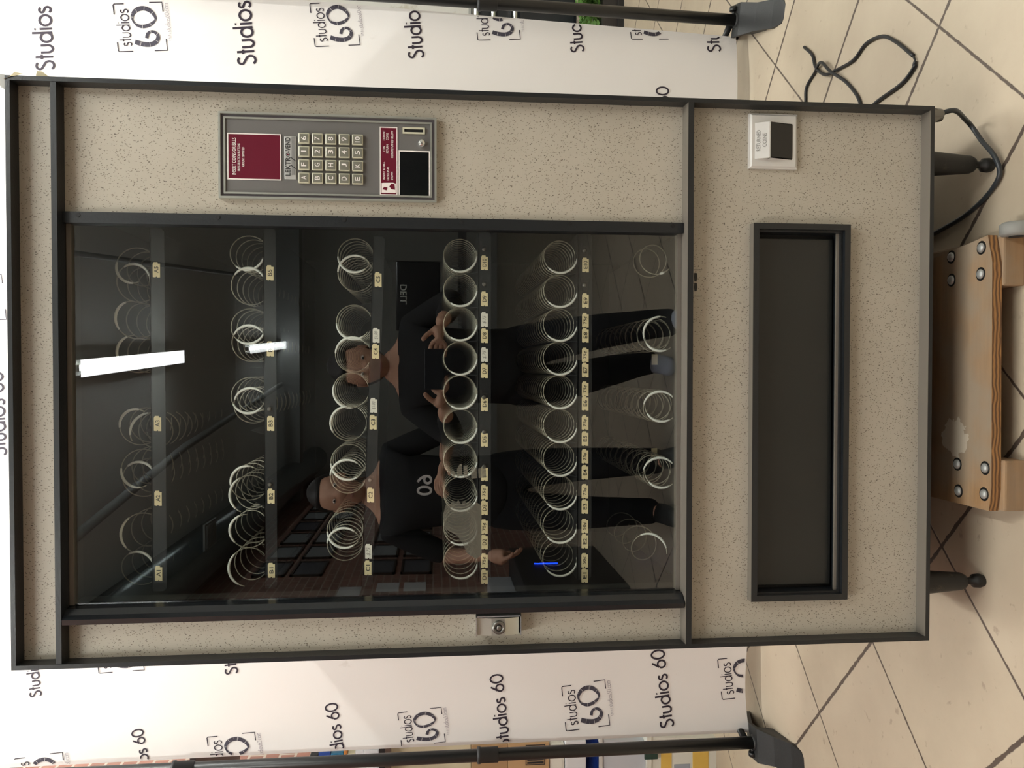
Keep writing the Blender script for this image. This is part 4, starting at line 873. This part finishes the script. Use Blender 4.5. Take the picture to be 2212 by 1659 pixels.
# ------------------------------------------------------------------ people (mirrored in the glass)
def skin(name, joints, edges, m, parent, root=0, levels=2):
    me = bpy.data.meshes.new(name); me.from_pydata([j[0] for j in joints], edges, []); me.materials.append(M[m])
    o = bpy.data.objects.new(name, me); COL.objects.link(o); o.parent = parent
    sk_ = o.modifiers.new('skin', 'SKIN'); sk_.use_smooth_shade = True
    for i, j in enumerate(joints):
        rr = j[1]; me.skin_vertices[0].data[i].radius = rr if hasattr(rr, '__len__') else (rr, rr); me.skin_vertices[0].data[i].use_root = (i == root)
    ss = o.modifiers.new('sub', 'SUBSURF'); ss.levels = levels; ss.render_levels = levels
    return o
def head(parent, c, yaw, pitch, hairlong=False, capcol='hair'):
    R_ = Matrix.Translation(c)@Matrix.Rotation(yaw, 4, 'Z')@Matrix.Rotation(pitch, 4, 'X')   # face looks along +y
    def sph(rx, ry, rz, off, n=24, warp=None):
        vs = []; fs = []
        for i in range(n//2+1):
            th = PI*i/(n//2)
            for k in range(n):
                ph = 2*PI*k/n; p = Vector((rx*math.sin(th)*math.cos(ph), ry*math.sin(th)*math.sin(ph), rz*math.cos(th)))
                if warp: p = warp(p)
                vs.append(R_@(p+Vector(off)))
        for i in range(n//2):
            for k in range(n): fs.append((i*n+k, (i+1)*n+k, (i+1)*n+(k+1) % n, i*n+(k+1) % n))
        return vs, fs
    def wh(p):
        q = p.copy()
        if q.z < 0: q.x *= 1-.28*(-q.z/.115); q.y = q.y*(1-.10*(-q.z/.115))+.012*(-q.z/.115)
        if q.y > 0:
            q.y *= .94
            g = math.exp(-((q.x/.014)**2+((q.z+.005)/.022)**2)); q.y += .022*g*(q.y > .05)     # nose
            for s_ in (-1, 1): q.y -= .008*math.exp(-(((q.x-s_*.032)/.014)**2+((q.z-.018)/.011)**2))
            q.y += .004*math.exp(-((q.x/.02)**2+((q.z+.055)/.008)**2))
        return q
    m = MB(); v, fc = sph(.076, .096, .118, (0, 0, 0), 48, wh); m.add(v, fc, 0, True)
    for s_ in (-1, 1): v, fc = sph(.008, .018, .030, (s_*.077, -.004, .0), 12); m.add(v, fc, 0, True)
    m.build('head', 'skin', parent)
    m = MB()
    for s_ in (-1, 1): v, fc = sph(.011, .006, .006, (s_*.032, .078, .018), 12); m.add(v, fc, 0, True); v, fc = sph(.0045, .003, .0045, (s_*.032, .0825, .018), 10); m.add(v, fc, 1, True)
    m.build('eyes', ['eye', 'hair'], parent)
    m = MB(); v, fc = sph(.022, .006, .006, (0, .084, -.055), 12); m.add(v, fc, 0, True); m.build('mouth', 'lip', parent)
    m = MB()
    def hw_(p): return Vector((p.x, p.y-.012, max(p.z, -.02 if not hairlong else -.06)))
    v, fc = sph(.084, .100, .124, (0, -.014, .012), 32, lambda p: p if p.y < .02 or p.z > .062 else Vector((p.x, .02, p.z)))
    v = [q for q in v]; m.add(v, fc, 0, True); m.build('hair', 'hair', parent)
def hand(parent, base, d, palmn, curl, side, sc=1.0, name='hand'):
    """base = wrist, d = direction of the fingers, palmn = direction the palm faces; side: +1 thumb along d x palmn"""
    d = Vector(d).normalized(); pn = Vector(palmn); pn = (pn-d*pn.dot(d)).normalized(); sd = d.cross(pn)*side; base = Vector(base)
    J = [(base, .026), (base+d*.045*sc, (.036, .016)), (base+d*.085*sc, (.040, .014))]; E_ = [(0, 1), (1, 2)]
    for k, (off, L_) in enumerate(((.030, .075), (.010, .083), (-.010, .078), (-.029, .062))):
        p = base+d*.088*sc+sd*off*sc; prev = 2; ang = curl*.35
        for s_ in range(3):
            J.append((p, .0095-.001*s_)); E_.append((prev, len(J)-1)); prev = len(J)-1
            dd = d*math.cos(ang)+pn*math.sin(ang); p = p+dd*L_*sc*(.42, .32, .26)[s_]; ang += curl*.5
        J.append((p, .0065)); E_.append((prev, len(J)-1))
    p = base+d*.03*sc+sd*.030*sc; prev = 1
    for s_ in range(3):
        J.append((p, .0115-.0012*s_)); E_.append((prev, len(J)-1)); prev = len(J)-1
        p = p+(d*.65+sd*(.65-.3*s_)+pn*.3*curl*s_).normalized()*.032*sc
    return skin(name, J, E_, 'skin', parent, 0, 1)
def person(label, px, py, yaw, H_, hairlong, shoe, arms, headpitch, stance, logo_=False):
    t = thing('person', label, 'person'); G = Vector((px, py, FLOOR))
    cy, sy = math.cos(yaw), math.sin(yaw)
    def W(x, y, z): return G+Vector((x*cy-y*sy, x*sy+y*cy, z*H_/1.75))      # local: +y is where the person faces
    body = [(W(0, 0, .95), .085), (W(0, 0, 1.10), .085), (W(0, .0, 1.28), .09), (W(0, -.01, 1.42), .075), (W(0, .0, 1.50), .055), (W(0, .015, 1.57), .052)]
    E_ = [(0, 1), (1, 2), (2, 3), (3, 4), (4, 5)]
    for s_, (dx, dy) in zip((-1, 1), stance):
        i = len(body); body += [(W(s_*.09, 0, .86), .085), (W(s_*.10+dx*.5, dy*.5+.03, .48), .056), (W(s_*.10+dx, dy-.01, .10), .038), (W(s_*.11+dx, dy+.10, .03), .03)]; E_ += [(0, i), (i, i+1), (i+1, i+2), (i+2, i+3)]
    wr = []
    for s_, (el, wp) in zip((-1, 1), arms):
        i = len(body); body += [(W(s_*.17, -.01, 1.41), .055), (W(*el), .040), (W(*wp), .026)]; E_ += [(3, i), (i, i+1), (i+1, i+2)]; wr.append((W(*el), W(*wp)))
    skin('body', body, E_, 'skin', t)
    # clothes, a little larger than the body
    sh = [(W(0, 0, .80), (.17, .14)), (W(0, 0, .95), (.17, .135)), (W(0, 0, 1.10), (.16, .125)), (W(0, 0, 1.28), (.175, .13)), (W(0, -.01, 1.41), (.13, .10)), (W(0, 0, 1.475), .062)]; E2 = [(0, 1), (1, 2), (2, 3), (3, 4), (4, 5)]
    for s_, (el, wp) in zip((-1, 1), arms):
        i = len(sh); e0, w0 = W(*el), W(*wp); sh += [(W(s_*.17, -.01, 1.40), .066), (e0, .052)]; E2 += [(4, i), (i, i+1)]
        if not logo_: sh.append((e0.lerp(w0, .8), .040)); E2.append((i+1, i+2))
    skin('shirt', sh, E2, 'shirt', t)
    tr = [(W(0, 0, 1.03), (.14, .11)), (W(0, 0, .92), (.15, .12))]; E3 = [(0, 1)]
    for s_, (dx, dy) in zip((-1, 1), stance):
        i = len(tr); tr += [(W(s_*.09, 0, .82), .10), (W(s_*.10+dx*.5, dy*.5+.03, .48), .078), (W(s_*.10+dx, dy-.01, .12), .062), (W(s_*.10+dx, dy-.01, .05), .062)]; E3 += [(i+2, i+3), (1, i), (i, i+1), (i+1, i+2)]
    skin('trousers', tr, E3, 'trousers', t)
    for s_, (dx, dy) in zip((-1, 1), stance):
        a = W(s_*.105+dx, dy-.05, 0); 
        J = [(a+Vector((0, 0, .055)), (.045, .055)), (W(s_*.11+dx, dy+.06, 0)+Vector((0, 0, .045)), (.047, .045)), (W(s_*.12+dx, dy+.17, 0)+Vector((0, 0, .036)), (.046, .026)), (W(s_*.12+dx, dy+.21, 0)+Vector((0, 0, .032)), (.035, .02))]
        skin('shoe', J, [(0, 1), (1, 2), (2, 3)], shoe, t)
    head(t, W(0, .03, 1.66), yaw, headpitch, hairlong)
    return t, W, wr
# the photographer: phone held up in both hands just behind the camera's own place
tp1, W1, wr1 = person('person in black top and black trousers with pale grey shoes holding up a phone sideways', .02, -1.86, 0, 1.40, False, 'shoeg',
    [((-.29, .08, 1.20), (-.155, .335, 1.26)), ((.27, .10, 1.20), (.150, .335, 1.27))], -.35, [(.12, -.25), (.08, .08)])
hand(tp1, wr1[0][1], (.9, .38, .12), (-.2, 1, 0), .35, 1, .9)
hand(tp1, wr1[1][1], (-.9, .38, .10), (.2, 1, 0), .35, -1, .9)
ph = thing('mobile_phone', 'dark mobile phone held sideways in the photographer\'s hands', 'phone')
MB().box(-.064, .080, -1.405, -1.397, .865, .935, 0, .003).build('phone_body', 'phone', ph)
# the companion on the left
tp2, W2_, wr2 = person('person in black T-shirt with a small white printed mark, standing left of the photographer', -.52, -2.05, -.12, 1.52, True, 'shoeb',
    [((-.28, -.02, 1.12), (-.26, .16, .95)), ((.27, .02, 1.12), (.13, .22, 1.15))], -.1, [(0, 0), (.02, .10)], True)
hand(tp2, wr2[0][1], (0, .5, -.8), (.9, 0, 0), .8, 1); hand(tp2, wr2[1][1], (-.7, .4, .2), (0, -.5, -.8), .9, -1)
b = MB(); c = W2_(.03, .142, 1.24)
me = text_mesh('60', .01); mt = Matrix.Translation(c)@Matrix.Rotation(-.12, 4, 'Z')@Matrix(((-.09, 0, 0, 0), (0, 0, 1, 0), (0, .09, 0, 0), (0, 0, 0, 1))); b.mesh(me, mt); b.build('printed_mark', 'white', tp2)
